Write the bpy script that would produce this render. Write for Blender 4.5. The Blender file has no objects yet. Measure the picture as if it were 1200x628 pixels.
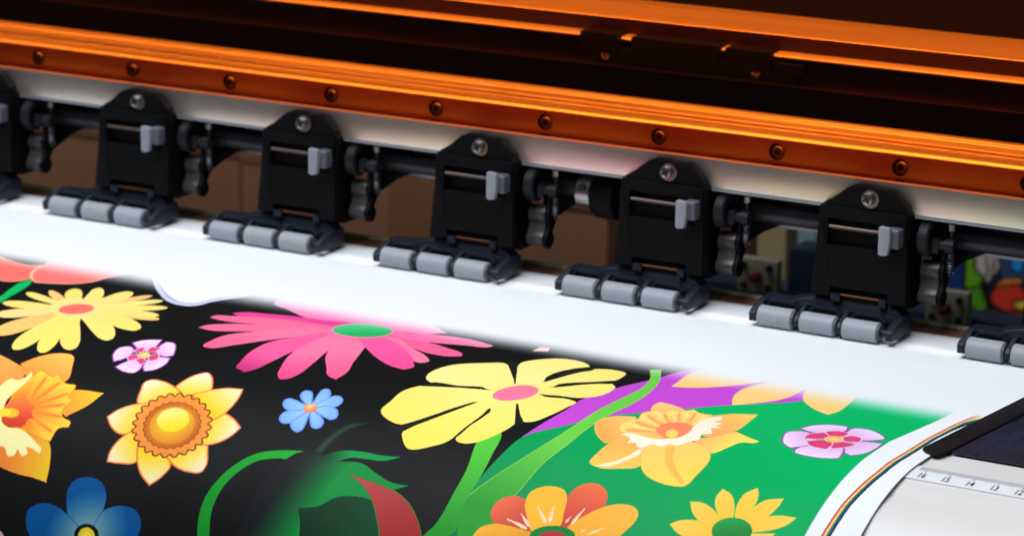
import bpy, bmesh, math, random
import numpy as np
from mathutils import Vector, Matrix
R=math.radians
random.seed(4)
scene=bpy.context.scene
COL=scene.collection
# ---------------------------------------------------------------- camera
YAW,PITCH,ROLL=0.5147031763768399,0.2530727415391778,0.012186911546337631
cd=bpy.data.cameras.new('camera'); cam=bpy.data.objects.new('camera',cd); COL.objects.link(cam)
fw=Vector((-math.sin(YAW)*math.cos(PITCH),math.cos(YAW)*math.cos(PITCH),-math.sin(PITCH)))
rt=fw.cross(Vector((0,0,1))).normalized(); up=rt.cross(fw)
r2=rt*math.cos(ROLL)+up*math.sin(ROLL); u2=up*math.cos(ROLL)-rt*math.sin(ROLL)
M=Matrix((r2,u2,-fw)).transposed().to_4x4(); M.translation=Vector((1.0566351871461006,-1.3414084232728236,0.4084353992252282))
cam.matrix_world=M
cd.sensor_fit='HORIZONTAL'; cd.sensor_width=36; cd.lens=3600*36/1200; cd.clip_start=.02; cd.clip_end=60
cd.dof.use_dof=True; cd.dof.focus_distance=1.365; cd.dof.aperture_fstop=15.5
scene.camera=cam
# ---------------------------------------------------------------- world, lamps, exposure
W=bpy.data.worlds.new('World'); scene.world=W; W.use_nodes=True
W.node_tree.nodes['Background'].inputs[0].default_value=(.75,.85,1,1)
W.node_tree.nodes['Background'].inputs[1].default_value=.07
def area(name,loc,target,sx,sy,power,color):
    l=bpy.data.lights.new(name,'AREA'); l.shape='RECTANGLE'; l.size=sx; l.size_y=sy; l.energy=power; l.color=color
    o=bpy.data.objects.new(name,l); COL.objects.link(o); o.location=loc
    o.rotation_euler=(Vector(target)-Vector(loc)).to_track_quat('-Z','Y').to_euler(); return o
area('overhead_light',(.1,-.45,1.25),(.28,-.22,0),1.5,.95,29.5,(.905,.95,1))
area('side_light',(-1.5,-.2,.8),(.1,-.1,0),.6,.6,4,(.88,.94,1))
l=area('added_rail_light',(.28,.085,.352),(.28,.088,0),1.36,.04,2.55,(1,.97,.92)); l.data.spread=R(110)  # added lamp under the hood, not a printer part; brightens the orange rails
scene.view_settings.view_transform='Standard'; scene.view_settings.look='None'
scene.view_settings.exposure=0; scene.view_settings.gamma=1
scene.render.engine='CYCLES'
try:
    scene.cycles.max_bounces=10; scene.cycles.transparent_max_bounces=12; scene.cycles.use_denoising=True
except Exception: pass
# ---------------------------------------------------------------- materials
def lin(c): 
    c=np.asarray(c,float); return np.where(c<=.04045,c/12.92,((c+.055)/1.055)**2.4)
def mat(name,col,rough=.5,metal=0,spec=.5,noise=0,nscale=40,bump=0,bscale=300,stretch=None,coat=0,roughvar=0):
    m=bpy.data.materials.new(name); m.use_nodes=True; nt=m.node_tree; b=nt.nodes['Principled BSDF']
    b.inputs['Roughness'].default_value=rough; b.inputs['Metallic'].default_value=metal
    b.inputs['Specular IOR Level'].default_value=spec; b.inputs['Base Color'].default_value=(*col,1)
    b.inputs['Coat Weight'].default_value=coat
    tc=nt.nodes.new('ShaderNodeTexCoord'); mp=nt.nodes.new('ShaderNodeMapping'); nt.links.new(tc.outputs['Object'],mp.inputs[0])
    if stretch: mp.inputs['Scale'].default_value=stretch
    n=nt.nodes.new('ShaderNodeTexNoise'); n.inputs['Scale'].default_value=nscale; n.inputs['Detail'].default_value=6
    nt.links.new(mp.outputs[0],n.inputs['Vector'])
    if noise:
        mx=nt.nodes.new('ShaderNodeMix'); mx.data_type='RGBA'
        mx.inputs[6].default_value=(*[c*(1-noise) for c in col],1); mx.inputs[7].default_value=(*[min(1,c*(1+noise)) for c in col],1)
        nt.links.new(n.outputs['Fac'],mx.inputs[0]); nt.links.new(mx.outputs[2],b.inputs['Base Color'])
    if roughvar:
        mr=nt.nodes.new('ShaderNodeMapRange'); mr.inputs[1].default_value=.3; mr.inputs[2].default_value=.7
        mr.inputs[3].default_value=rough-roughvar; mr.inputs[4].default_value=rough+roughvar
        nt.links.new(n.outputs['Fac'],mr.inputs[0]); nt.links.new(mr.outputs[0],b.inputs['Roughness'])
    if bump:
        n2=nt.nodes.new('ShaderNodeTexNoise'); n2.inputs['Scale'].default_value=bscale; n2.inputs['Detail'].default_value=4
        nt.links.new(mp.outputs[0],n2.inputs['Vector'])
        bp=nt.nodes.new('ShaderNodeBump'); bp.inputs['Strength'].default_value=bump; bp.inputs['Distance'].default_value=.0005
        nt.links.new(n2.outputs['Fac'],bp.inputs['Height']); nt.links.new(bp.outputs[0],b.inputs['Normal'])
    return m
MT=dict(
 black=mat('matte_black_plastic',(.0022,.0022,.0025),.55,spec=.12,noise=.25,bump=.25,bscale=900,roughvar=.08),
 holder=mat('blue_black_plastic',(.007,.010,.019),.42,spec=.3,noise=.2,bump=.3,bscale=700,roughvar=.08),
 cam=mat('dark_grey_plastic',(.012,.012,.015),.5,spec=.25,noise=.2),
 camgrey=mat('grey_cam_plastic',(.045,.040,.040),.35,noise=.15),
 roller=mat('grey_roller_rubber',(.30,.315,.36),.5,noise=.1,nscale=180,bump=.15,bscale=1500,roughvar=.06),
 rollerend=mat('roller_end_plastic',(.09,.10,.125),.45,noise=.1),
 lever=mat('grey_lever_plastic',(.27,.29,.34),.35,noise=.06),
 steel=mat('screw_steel',(.42,.40,.38),.3,1,noise=.1),
 railscrew=mat('dull_rail_screw',(.22,.2,.18),.5,.6),
 darksteel=mat('dark_recess',(.01,.01,.01),.6),
 levershade=mat('shaded_lever_plastic',(.10,.105,.125),.4,noise=.06),  # same plastic as the lever, with its shade put into the colour
 rod=mat('steel_rod',(.16,.12,.10),.35,.9),
 pin=mat('orange_glint_pin',(.10,.035,.014),.4,.8),  # warm orange glint on the hinge pin is put into its colour
 bar=mat('anodised_bar',(.2,.2,.22),.38,.9,noise=.2,nscale=60,stretch=(.3,6,6),roughvar=.08),
 shaft=mat('dark_shaft_steel',(.05,.05,.058),.42,.7,noise=.2),
 panel=mat('satin_beam_metal',(.88,.79,.69),.32,.85,noise=.04,nscale=25,stretch=(.4,3,3),roughvar=.04),
 lip=mat('panel_edge_paint',(.35,.37,.42),.4,.3),
 rail=mat('machined_rail_aluminium',(.9,.9,.9),.32,.75,noise=.12,nscale=90,stretch=(.06,3,3),roughvar=.1,bump=.1,bscale=400),
 railshade=mat('rail_face_shade',(.10,.05,.05),.4,.3,noise=.3,nscale=60,stretch=(.1,1,1)),  # darker copy of the rail: shade on its front face put into the colour
 railupper=mat('upper_rail_aluminium',(.62,.6,.6),.42,.6,noise=.12,nscale=90,stretch=(.06,3,3),roughvar=.06),
 railface=mat('rail_face_aluminium',(.8,.78,.78),.5,.2,noise=.12,nscale=70,stretch=(.15,1,1),roughvar=.1),
 void=mat('carriage_bay_black',(.005,.005,.006),.6,spec=.2,noise=.3),
 beam=mat('dark_carriage_beam',(.16,.11,.10),.35,.4,noise=.25,nscale=30),
 block=mat('bearing_block_black',(.004,.004,.004),.5,spec=.2,noise=.3),
 platen=mat('cream_platen_enamel',(.72,.695,.67),.42,noise=.05,nscale=14,bump=.08,bscale=500,roughvar=.06),
 brown=mat('rear_platen_brown',(.34,.13,.075),.45,noise=.25),
 gold=mat('yellow_glint_edge',(1,.93,.36),.3,0,noise=.6,nscale=260),  # bright diffuse yellow stands in for the glint on this shadowed edge
 ruler=mat('ruler_white_plastic',(.8,.81,.82),.35,noise=.02),
 ink=mat('black_ruler_ink',(.02,.02,.022),.5),
 clampm=mat('clamp_black_metal',(.004,.004,.005),.5,spec=.25,noise=.3,roughvar=.1),
 plate=mat('glossy_blue_black_plate',(.008,.013,.030),.3,0,.5,noise=.5,nscale=30,stretch=(5,1,1),roughvar=.1,bump=.15,bscale=60),
 card=mat('brown_cardboard',(.24,.10,.045),.8,noise=.22,nscale=18,bump=.4,bscale=60),
 tape=mat('box_tape',(.27,.12,.055),.4,noise=.1),
 floor=mat('dark_floor',(.05,.05,.05),.7,noise=.2),
 wall=mat('dim_olive_wall',(.045,.05,.04),.8,noise=.35,nscale=8),
 bracket=mat('painted_bracket_plate',(.36,.33,.26),.5,noise=.3,nscale=60),
 red=mat('red_knob',(.12,.015,.012),.5),
 post=mat('yellowish_post',(.30,.23,.11),.6,noise=.2),
 navy=mat('dark_navy_paint',(.012,.02,.05),.5,noise=.3),
 paleblue=mat('pale_blue_paint',(.18,.27,.33),.5,noise=.2))
def acrylic():
    m=bpy.data.materials.new('orange_tinted_acrylic'); m.use_nodes=True; nt=m.node_tree; nt.nodes.clear()
    o=nt.nodes.new('ShaderNodeOutputMaterial'); t=nt.nodes.new('ShaderNodeBsdfTransparent'); g=nt.nodes.new('ShaderNodeBsdfGlossy')
    fr=nt.nodes.new('ShaderNodeFresnel'); fr.inputs[0].default_value=1.35; mx=nt.nodes.new('ShaderNodeMixShader')
    t.inputs[0].default_value=(1,.44,.12,1); g.inputs['Roughness'].default_value=.06; g.inputs[0].default_value=(.7,.7,.7,1)
    nt.links.new(fr.outputs[0],mx.inputs[0]); nt.links.new(t.outputs[0],mx.inputs[1]); nt.links.new(g.outputs[0],mx.inputs[2]); nt.links.new(mx.outputs[0],o.inputs[0])
    return m
MT['acrylic']=acrylic()
MT['edge']=mat('orange_acrylic_edge',(.95,.16,.03),.3)
def attrmat(name,rough,spec,bump=.12):
    m=mat(name,(.8,.8,.8),rough,0,spec,roughvar=.06,nscale=20,bump=bump,bscale=900)
    nt=m.node_tree; a=nt.nodes.new('ShaderNodeAttribute'); a.attribute_name='Col'
    nt.links.new(a.outputs['Color'],nt.nodes['Principled BSDF'].inputs['Base Color']); return m
MT['print']=attrmat('printed_vinyl',.42,.05)
MT['banner']=attrmat('printed_banner',.5,.3)
# ---------------------------------------------------------------- mesh helpers (all lengths in metres)
def link(name,me,mt,parent=None,loc=(0,0,0)):
    o=bpy.data.objects.new(name,me); COL.objects.link(o); me.materials.append(MT[mt]); o.location=loc
    if parent: o.parent=parent
    return o
def shade(me,ang=35):
    try: me.shade_auto_smooth
    except Exception: pass
    bm=bmesh.new(); bm.from_mesh(me); 
    for f in bm.faces: f.smooth=True
    for e in bm.edges:
        if len(e.link_faces)==2 and e.calc_face_angle(0)>R(ang): e.smooth=False
    bm.to_mesh(me); bm.free()
def fin(bm,name,mt,parent=None,loc=(0,0,0),bevel=0,ang=35,seg=2):
    bmesh.ops.remove_doubles(bm,verts=bm.verts,dist=1e-6); bmesh.ops.recalc_face_normals(bm,faces=bm.faces)
    if bevel:
        es=[e for e in bm.edges if len(e.link_faces)==2 and e.calc_face_angle(0)>R(25)]
        bmesh.ops.bevel(bm,geom=es,offset=bevel,segments=seg,profile=.6,affect='EDGES',clamp_overlap=True)
    me=bpy.data.meshes.new(name); bm.to_mesh(me); bm.free(); shade(me,ang)
    return link(name,me,mt,parent,loc)
def box(bm,x0,x1,y0,y1,z0,z1):
    v=[bm.verts.new((x,y,z)) for x in (x0,x1) for y in (y0,y1) for z in (z0,z1)]
    for q in ((0,1,3,2),(4,6,7,5),(0,4,5,1),(2,3,7,6),(0,2,6,4),(1,5,7,3)): bm.faces.new([v[i] for i in q])
def prism(bm,pts,a0,a1,axis='x',shift=None):
    # pts in the two other axes, extruded along axis
    def mk(p,a):
        if axis=='x': return (a,p[0],p[1])
        if axis=='y': return (p[0],a,p[1])
        return (p[0],p[1],a)
    A=[bm.verts.new(mk(p,a0)) for p in pts]; B=[bm.verts.new(mk(p,a1)) for p in (shift or pts)]
    n=len(pts); bm.faces.new(A); bm.faces.new(B[::-1])
    for i in range(n): bm.faces.new((A[i],B[i],B[(i+1)%n],A[(i+1)%n]))
def circ(cx,cy,r,n=32,a0=0,a1=2*math.pi): return [(cx+r*math.cos(a0+(a1-a0)*i/n),cy+r*math.sin(a0+(a1-a0)*i/n)) for i in range(n)]
def lathe(bm,prof,axis='x',c=(0,0,0),n=32):
    # prof list of (a,r) along the axis, closed with caps when r is 0
    rings=[]
    for a,r in prof:
        ring=[]
        for i in range(n):
            t=2*math.pi*i/n; p,q=r*math.cos(t),r*math.sin(t)
            co=(a,p,q) if axis=='x' else ((p,a,q) if axis=='y' else (p,q,a))
            ring.append(bm.verts.new((c[0]+co[0],c[1]+co[1],c[2]+co[2])))
        rings.append(ring)
    for A,B in zip(rings,rings[1:]):
        for i in range(n): bm.faces.new((A[i],B[i],B[(i+1)%n],A[(i+1)%n]))
    return rings
def tube(bm,path,r,n=10):
    rings=[]
    for i,p in enumerate(path):
        p=Vector(p); d=(Vector(path[min(i+1,len(path)-1)])-Vector(path[max(i-1,0)])).normalized()
        a=d.orthogonal().normalized() if i==0 else (rings_a-d*rings_a.dot(d)).normalized(); rings_a=a; b=d.cross(a)
        rings.append([bm.verts.new(p+(a*math.cos(t)+b*math.sin(t))*r) for t in [2*math.pi*k/n for k in range(n)]])
    for A,B in zip(rings,rings[1:]):
        for i in range(n): bm.faces.new((A[i],B[i],B[(i+1)%n],A[(i+1)%n]))
    bm.faces.new(rings[0]); bm.faces.new(rings[-1][::-1])
def tag(o,label=None,cat=None,group=None,kind=None):
    if label:o['label']=label
    if cat:o['category']=cat
    if group:o['group']=group
    if kind:o['kind']=kind
    return o
def thing(name,loc,label,cat,group=None):
    o=bpy.data.objects.new(name,None); COL.objects.link(o); o.location=loc; o.empty_display_size=.05; return tag(o,label,cat,group)
# ---------------------------------------------------------------- setting
bm=bmesh.new(); box(bm,-3,4,-3,3,-.92,-.9); tag(fin(bm,'floor','floor'),kind='structure')
bm=bmesh.new(); box(bm,-3,3.5,1.2,1.25,-.9,1.6); tag(fin(bm,'back_wall','wall'),kind='structure')
# ---------------------------------------------------------------- paper / platen profile
Y0,RR,AM=-.165,.132,R(72)
def prof(s):
    """arc length s forward of the roller line -> y, z, slope angle"""
    s=np.asarray(s,float); a=np.clip((s+Y0)/RR,0,AM); d=np.maximum(s+Y0-RR*AM,0)
    y=np.where(s<-Y0,-s,Y0-RR*np.sin(a)-d*math.cos(AM)); z=np.where(s<-Y0,0,-RR*(1-np.cos(a))-d*math.sin(AM))
    return y,z,np.where(s<-Y0,0,a)
def onprof(x,s,h):
    y,z,a=prof(s); return (x,float(y-math.sin(a)*h),float(z+math.cos(a)*h))
def sheetbox(bm,x0,x1,s0,s1,h0,h1,n=8):
    ss=[s0+(s1-s0)*i/n for i in range(n+1)]
    rows=[[bm.verts.new(onprof(x,s,h)) for (x,h) in ((x0,h0),(x1,h0),(x1,h1),(x0,h1))] for s in ss]
    for A,B in zip(rows,rows[1:]):
        for i in range(4): bm.faces.new((A[i],A[(i+1)%4],B[(i+1)%4],B[i]))
    bm.faces.new(rows[0]); bm.faces.new(rows[-1][::-1])
# ---------------------------------------------------------------- the printer
PB=Vector((.28,.0,-.25))
PR=thing('wide_format_printer',PB,'black and cream wide printer with orange tinted cover feeding the flower print','printer')
OFF=tuple(-PB)
XL,XR=-.42,.98
bm=bmesh.new()
ss=[-.030]+[i*.004 for i in range(0,100)]
top=[]
for s in ss:
    y,z,a=prof(s); y=float(y);z=float(z);a=float(a)
    h=-.0010
    for c,w,am in ((.196,.004,-.0006),(.214,.010,.0007),(.236,.008,-.0007),(.262,.012,.0007)): h+=am*math.exp(-((s-c)/w)**2)
    top.append((y-math.sin(a)*h,z+math.cos(a)*h))
prism(bm,top+[(top[-1][0]+.02,top[-1][1]-.02),(-.02,-.249),(.03,-.249)],XL,XR)
fin(bm,'platen','platen',PR,OFF)
bm=bmesh.new(); box(bm,XL,XR,.0312,.0488,-.03,-.0008); fin(bm,'rear_platen_strip','brown',PR,OFF)
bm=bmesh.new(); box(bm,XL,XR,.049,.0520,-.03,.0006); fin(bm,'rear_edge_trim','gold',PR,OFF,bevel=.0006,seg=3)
# ruler let into the platen
bm=bmesh.new(); sheetbox(bm,.50,XR-.02,.1655,.1805,-.0016,-.0003); rul=fin(bm,'ruler_strip','ruler',PR,OFF)
bm=bmesh.new()
U=.01085; TI=-.0003
x16=.5985
for k in range(-3,300):
    x=x16+k*U/10
    if x>XR-.03: break
    L=.0064 if k%10==0 else (.0056 if k%5==0 else .0044); w=.00016
    sheetbox(bm,x-w,x+w,.1661,.1661+L,-.00029,-.00022,3)
for j in range(0,30):
    x=x16+j*U; n=16-j
    if x>XR-.04: break
    fc=bpy.data.curves.new('ruler_digits','FONT'); fc.body=str(abs(n)); fc.size=.0038; fc.offset=.00006; fc.align_x='CENTER'; fc.resolution_u=3
    fo=bpy.data.objects.new('ruler_digits',fc); COL.objects.link(fo)
    bpy.context.view_layer.update()
    me=bpy.data.meshes.new_from_object(fo.evaluated_get(bpy.context.evaluated_depsgraph_get()))
    vs=[bm.verts.new(onprof(x+v.co.x,.1784-v.co.y*1.9,-.00020)) for v in me.vertices]
    for p in me.polygons: 
        try: bm.faces.new([vs[i] for i in p.vertices])
        except ValueError: pass
    bpy.data.objects.remove(fo); bpy.data.curves.remove(fc); bpy.data.meshes.remove(me)
me=bpy.data.meshes.new('scale_markings'); bm.to_mesh(me); bm.free(); link('scale_markings',me,'ink',rul)
# white beam panel
bm=bmesh.new(); box(bm,XL,XR,.0215,.036,.0612,.0768); fin(bm,'beam_panel','panel',PR,OFF,bevel=.0003)
bm=bmesh.new(); box(bm,XL,XR,.0220,.036,.0594,.0611); fin(bm,'panel_lip','lip',PR,OFF,bevel=.0004)
# support bar and shaft behind the rollers
bm=bmesh.new(); prism(bm,[(.047,.0385),(.047,.050),(.050,.0535),(.050,.0575),(.070,.0575),(.070,.0385)],XL,XR); fin(bm,'support_bar','bar',PR,OFF,bevel=.0006)
bm=bmesh.new(); rr=lathe(bm,[(XL,.0052),(XR,.0052)],'x',(0,.040,.0475)); bm.faces.new(rr[0]);bm.faces.new(rr[-1]); fin(bm,'roller_shaft','shaft',PR,OFF)
# shaft collar
bm=bmesh.new(); rr=lathe(bm,[(.3165,.0045),(.3165,.0078),(.3172,.0084),(.3248,.0084),(.3255,.0078),(.3255,.0045)],'x',(0,.040,.0455),40); fin(bm,'shaft_collar','steel',PR,OFF)
coll=bpy.data.objects['shaft_collar']
bm=bmesh.new(); rr=lathe(bm,[(-.0089,.0021),(-.0070,.0021),(-.0070,0.0001)],'y',(.3212,.040,.0492),20); bm.faces.new(rr[0]); fin(bm,'set_screw_hole','darksteel',coll)
bm=bmesh.new(); rr=lathe(bm,[(.3270,.004),(.3270,.0115),(.3285,.0124),(.3400,.0124),(.3410,.0115),(.3410,.004)],'x',(0,.040,.0450),40); fin(bm,'shaft_bush','black',PR,OFF)
# lower rail behind the cover
bm=bmesh.new(); box(bm,XL,XR,.0245,.060,.0772,.0885); lr=fin(bm,'lower_rail_face','railface',PR,OFF)
bm=bmesh.new(); prism(bm,[(.0243,.0886),(.0243,.0894),(.0262,.0906),(.0375,.0914),(.0382,.0903),(.0418,.0903),(.0424,.0922),(.0470,.0926),(.0530,.0928),(.0536,.0941),(.058,.0945),(.060,.0940),(.060,.0886)],XL,XR)
fin(bm,'guide_rail','rail',PR,OFF,bevel=.00015,seg=1)
def screw_head(bm,c,r,depth):
    # pan head facing -y with a washer step
    lathe(bm,[(0,r*1.0),(-depth*.5,r),(-depth*.9,r*.82),(-depth,r*.55),(-depth,r*.30),(-depth*.55,r*.24),(-depth*.55,.00002)],'y',c,24)
def cross(bm,c,r,y,rot=.5):
    for k in (0,1):
        a=rot+k*math.pi/2; d=Vector((math.cos(a),0,math.sin(a))); n=Vector((-math.sin(a),0,math.cos(a)))
        cc=Vector((c[0],c[1]+y,c[2])); L=r*.6; w=r*.19
        v=[bm.verts.new(cc+d*sx*L+n*sz*w+Vector((0,yy,0))) for yy in (0,.0006) for sx,sz in ((-1,-1),(1,-1),(1,1),(-1,1))]
        for q in ((0,1,2,3),(4,7,6,5),(0,4,5,1),(1,5,6,2),(2,6,7,3),(3,7,4,0)): bm.faces.new([v[i] for i in q])
for k in range(-4,16):
    x=-.0270+.06598*k*1.0+.0
    if x<XL+.02 or x>XR-.02: continue
    bm=bmesh.new(); screw_head(bm,(x+.0012,.0243,.0833),.0031,.0022); s=fin(bm,'rail_screw','railscrew',lr)
    bm=bmesh.new(); rr=lathe(bm,[(0,.0001),(0,.0042),(-.0004,.0042),(-.0004,.0030)],'y',(x,.0243,.0831),24); cross(bm,(x+.0012,.0243,.0833),.0026,-.0024,random.uniform(0,1.5))
    w=fin(bm,'screw_recess','darksteel',lr)
# carriage bay
bm=bmesh.new(); box(bm,XL,XR,.0602,.105,.070,.0735); fin(bm,'bay_floor','void',PR,OFF)
bm=bmesh.new(); prism(bm,[(.105,.074),(.105,.0990),(.160,.0990),(.160,.074)],XL,XR); fin(bm,'bay_wall','void',PR,OFF)
bm=bmesh.new(); prism(bm,[(.1045,.0992),(.1045,.1002),(.112,.1035),(.128,.1085),(.128,.0995)],XL,XR); fin(bm,'carriage_beam','beam',PR,OFF,bevel=.0002,seg=1)
bm=bmesh.new(); box(bm,XL,XR,.1285,.160,.0993,.116); fin(bm,'beam_backing','void',PR,OFF)
bm=bmesh.new(); prism(bm,[(.0915,.1168),(.0915,.1176),(.0925,.1184),(.0998,.1190),(.0998,.1269),(.1002,.1272),(.150,.1285),(.150,.1168)],XL,XR); ur=fin(bm,'upper_rail','railupper',PR,OFF)
bm=bmesh.new(); box(bm,XL,XR,.0990,.0996,.1192,.1270); fin(bm,'rail_shade_strip','railshade',ur)  # thin dark strip added as the shade on the upper rail's front face
bm=bmesh.new(); box(bm,XL,XR,.1505,.165,.1165,.36); fin(bm,'hood_back','void',PR,OFF)
bm=bmesh.new(); box(bm,XL,XR,.0,.1655,.3605,.366); fin(bm,'hood_top','void',PR,OFF)
# bearing block
bm=bmesh.new()
box(bm,.2945,.4135,.0895,.103,.1040,.1128); box(bm,.2885,.3110,.0870,.1035,.1100,.1205); box(bm,.3190,.3705,.0875,.1035,.1085,.1200); box(bm,.3745,.4005,.0870,.1035,.1085,.1200); box(bm,.4005,.4180,.0890,.1035,.108,.1145)
blk=fin(bm,'bearing_block','block',PR,OFF,bevel=.0008)
for x in (.3040,.3925):
    bm=bmesh.new(); screw_head(bm,(x,.0894,.1085),.0030,.0022); s=fin(bm,'block_screw','steel',blk)
# tinted cover
bm=bmesh.new(); box(bm,XL,XR,.0155,.0185,.0780,.360); cov=fin(bm,'tinted_cover','acrylic',PR,OFF)
bm=bmesh.new(); box(bm,XL,XR,.0153,.0187,.0770,.0779); fin(bm,'cover_edge','edge',cov,bevel=.0003)
# rear frame pieces seen through the gaps
bm=bmesh.new(); box(bm,.20,XR,.335,.36,-.24,-.0775); box(bm,.303,.327,.336,.361,-.24,-.05); fin(bm,'rear_frame','navy',PR,OFF,bevel=.002)
def bracket(x0,x1,z0,z1):
    bm=bmesh.new(); box(bm,x0,x1,.326,.334,z0,z1); b=fin(bm,'rear_bracket','bracket',PR,OFF,bevel=.0012)
    for x in (x0+.005,x1-.005):
        for z in (z0+.0045,z1-.0045):
            bm=bmesh.new(); rr=lathe(bm,[(.3258,.0021),(.3235,.0021),(.3235,.0001)],'y',(x,0,z),16); fin(bm,'bolt','darksteel',b)
    bm=bmesh.new(); lathe(bm,[(.3258,.0035),(.320,.003),(.319,.0001)],'y',((x0+x1)/2,0,(z0+z1)/2),12); fin(bm,'clamp_knob','red',b)
bracket(.2735,.3005,-.0790,-.0575); bracket(.398,.425,-.081,-.060)
# ---------------------------------------------------------------- pinch roller units
mm=.001
def unit():
    bm=bmesh.new()
    # housing body: front frame with recess, leaning slightly, and deep side walls (mm, later scaled)
    def leanbox(x0,x1,y0,y1,z0,z1,l0,l1):
        v=[bm.verts.new(p) for p in ((x0,y0+l0,z0),(x1,y0+l0,z0),(x1,y1,z0),(x0,y1,z0),(x0,y0+l1,z1),(x1,y0+l1,z1),(x1,y1,z1),(x0,y1,z1))]
        for q in ((0,3,2,1),(4,5,6,7),(0,1,5,4),(1,2,6,5),(2,3,7,6),(3,0,4,7)): bm.faces.new([v[i] for i in q])
    pts=[(22,17.5),(32.5,17.5),(32.5,22.3),(62.8,22.3),(62.8,17.5),(72.5,17.5),(71,42.8),(70.2,50.0),(66.4,50.0),(66.4,42.9),(29,42.9),(29,56.2),(66.4,56.2),(66.4,50.05),(70.2,50.05),(70,62.3),(24,62.3),(23.2,42.8)]
    n0=len(bm.verts); prism(bm,pts,12.2,16,'y'); bm.verts.ensure_lookup_table()
    for v in bm.verts[n0:]:
        if v.co.y<13: v.co.y+=-2.5*max(0,(42.8-v.co.z)/25.3)+.6*max(0,(v.co.z-42.8)/20)
    box(bm,23,70.6,16.2,34,17.6,62.2)
    leanbox(60,71.5,20,36,14,19.2,0,0)
    prism(bm,[(25.5,61),(25.5,63.5),(30.8,66.5),(38.2,72.6),(42,74),(49,74),(50.5,73.1),(60,73.1),(69.4,66.0),(69.4,61)],14,20.5,'y')
    # bracket reaching back under the bar
    prism(bm,[(71.5,56),(100,56),(100,41),(90,36),(71.5,22)],44,46,'y')
    bmesh.ops.scale(bm,vec=(mm,)*3,verts=bm.verts)
    u=fin(bm,'pinch_roller_unit','black',None,(0,0,0),bevel=.0007)
    # pivot rod
    bm=bmesh.new(); rr=lathe(bm,[(.0295,.0009),(.0662,.0009)],'x',(0,.0135,.0520),12); bm.faces.new(rr[0]);bm.faces.new(rr[1]); fin(bm,'pivot_rod','rod',u)
    # release lever
    bm=bmesh.new(); prism(bm,[(59.8,57),(60.3,57.6),(65,57.2),(65.6,56),(65.6,50),(64.6,43.6),(61,43),(59.8,44)],3.0,6.2,'y')
    bmesh.ops.scale(bm,vec=(mm,)*3,verts=bm.verts); fin(bm,'release_lever','lever',u,bevel=.0006,seg=3)
    bm=bmesh.new(); box(bm,.0622,.0690,.0063,.015,.0465,.0560); fin(bm,'lever_pivot_block','levershade',u,bevel=.0010,seg=3)  # lever body; its darker tone is painted shade
    # mounting screw
    c=(.0497,.0139,.0683)
    bm=bmesh.new(); lathe(bm,[(.0,.0001),(0,.0045),(-.0007,.0045),(-.0007,.0030)],'y',(c[0]+.0008,c[1],c[2]-.0002),28); screw_head(bm,(c[0],c[1]-.0006,c[2]),.0034,.0026)
    sc=fin(bm,'mounting_screw','steel',u)
    bm=bmesh.new(); cross(bm,(c[0],c[1]-.0006,c[2]),.0038,-.0028,.5); 
    rr=lathe(bm,[(-.00265,.0009),(-.0012,.0001)],'y',(c[0],c[1]-.0006,c[2]),12); fin(bm,'screw_slot','darksteel',u)
    # roller holder: side arms, web with arched openings, hump up to the hinge
    bm=bmesh.new()
    def arm(x0,x1,ty=-4.5):
        prism(bm,[(ty,3.2),(ty-.3,7.6),(ty+1.2,8.6),(8,12.2),(19.8,12.2),(20,4.2),(8,2.6)],x0,x1,'x')
    arm(-4.2,-.6); arm(68.6,72.2)
    for x in (19.7,42.6): prism(bm,[(-4.2,3.4),(-4.4,6.6),(-2.6,8.6),(2,10.2),(7,12.5),(9,12.5),(9,3)],x+.1,x+2.3,'x')
    # web in plan, with a scalloped front edge, between z 6.2 and z 10.9
    fr=[(-.5,19.5),(-.5,7.5)]
    for c0 in (9.4,32.3,55.2):
        for t in range(0,11):
            a=math.pi*(1-t/10); fr.append((c0+9.6*math.cos(a),6.6+2.4*math.sin(a)**.6))
    fr+=[(68.5,7.5),(68.5,19.5)]
    prism(bm,fr,6.6,12.3,'z')
    # visor lips over each roller
    for c0 in (9.4,32.3,55.2): prism(bm,[(c0-9.0,8.2),(c0-9.2,10.0),(c0-6,12.9),(c0+6,12.9),(c0+9.2,10.0),(c0+9.2,8.2),(c0+5.8,11.7),(c0-5.8,11.7)],4.6,9.4,'y')
    # hump
    A=[(4,16,10.8),(66,16,10.8),(68,20,10.8),(2,20,10.8)]
    v0=[bm.verts.new(p) for p in ((12,11.5,12.35),(70,11.5,12.35),(71,20,12.35),(9,20,12.35))]
    v1=[bm.verts.new(p) for p in ((27,13.2,16.4),(65,13.2,16.4),(66,18,17.2),(26,18,17.2))]
    bm.faces.new(v0[::-1]);bm.faces.new(v1)
    for i in range(4): bm.faces.new((v0[i],v0[(i+1)%4],v1[(i+1)%4],v1[i]))
    box(bm,33.0,38.0,9.6,14,15.3,19.4); box(bm,58.4,62.3,9.6,14,15.3,19.4)
    bmesh.ops.scale(bm,vec=(mm,)*3,verts=bm.verts)
    h=fin(bm,'roller_holder','holder',u,bevel=.0006,seg=2)
    # hinge pin between the ears
    bm=bmesh.new(); rr=lathe(bm,[(.0381,.0008),(.0583,.0008)],'x',(0,.0112,.0186),12); bm.faces.new(rr[0]);bm.faces.new(rr[1]); fin(bm,'hinge_pin','pin',u)
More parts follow.
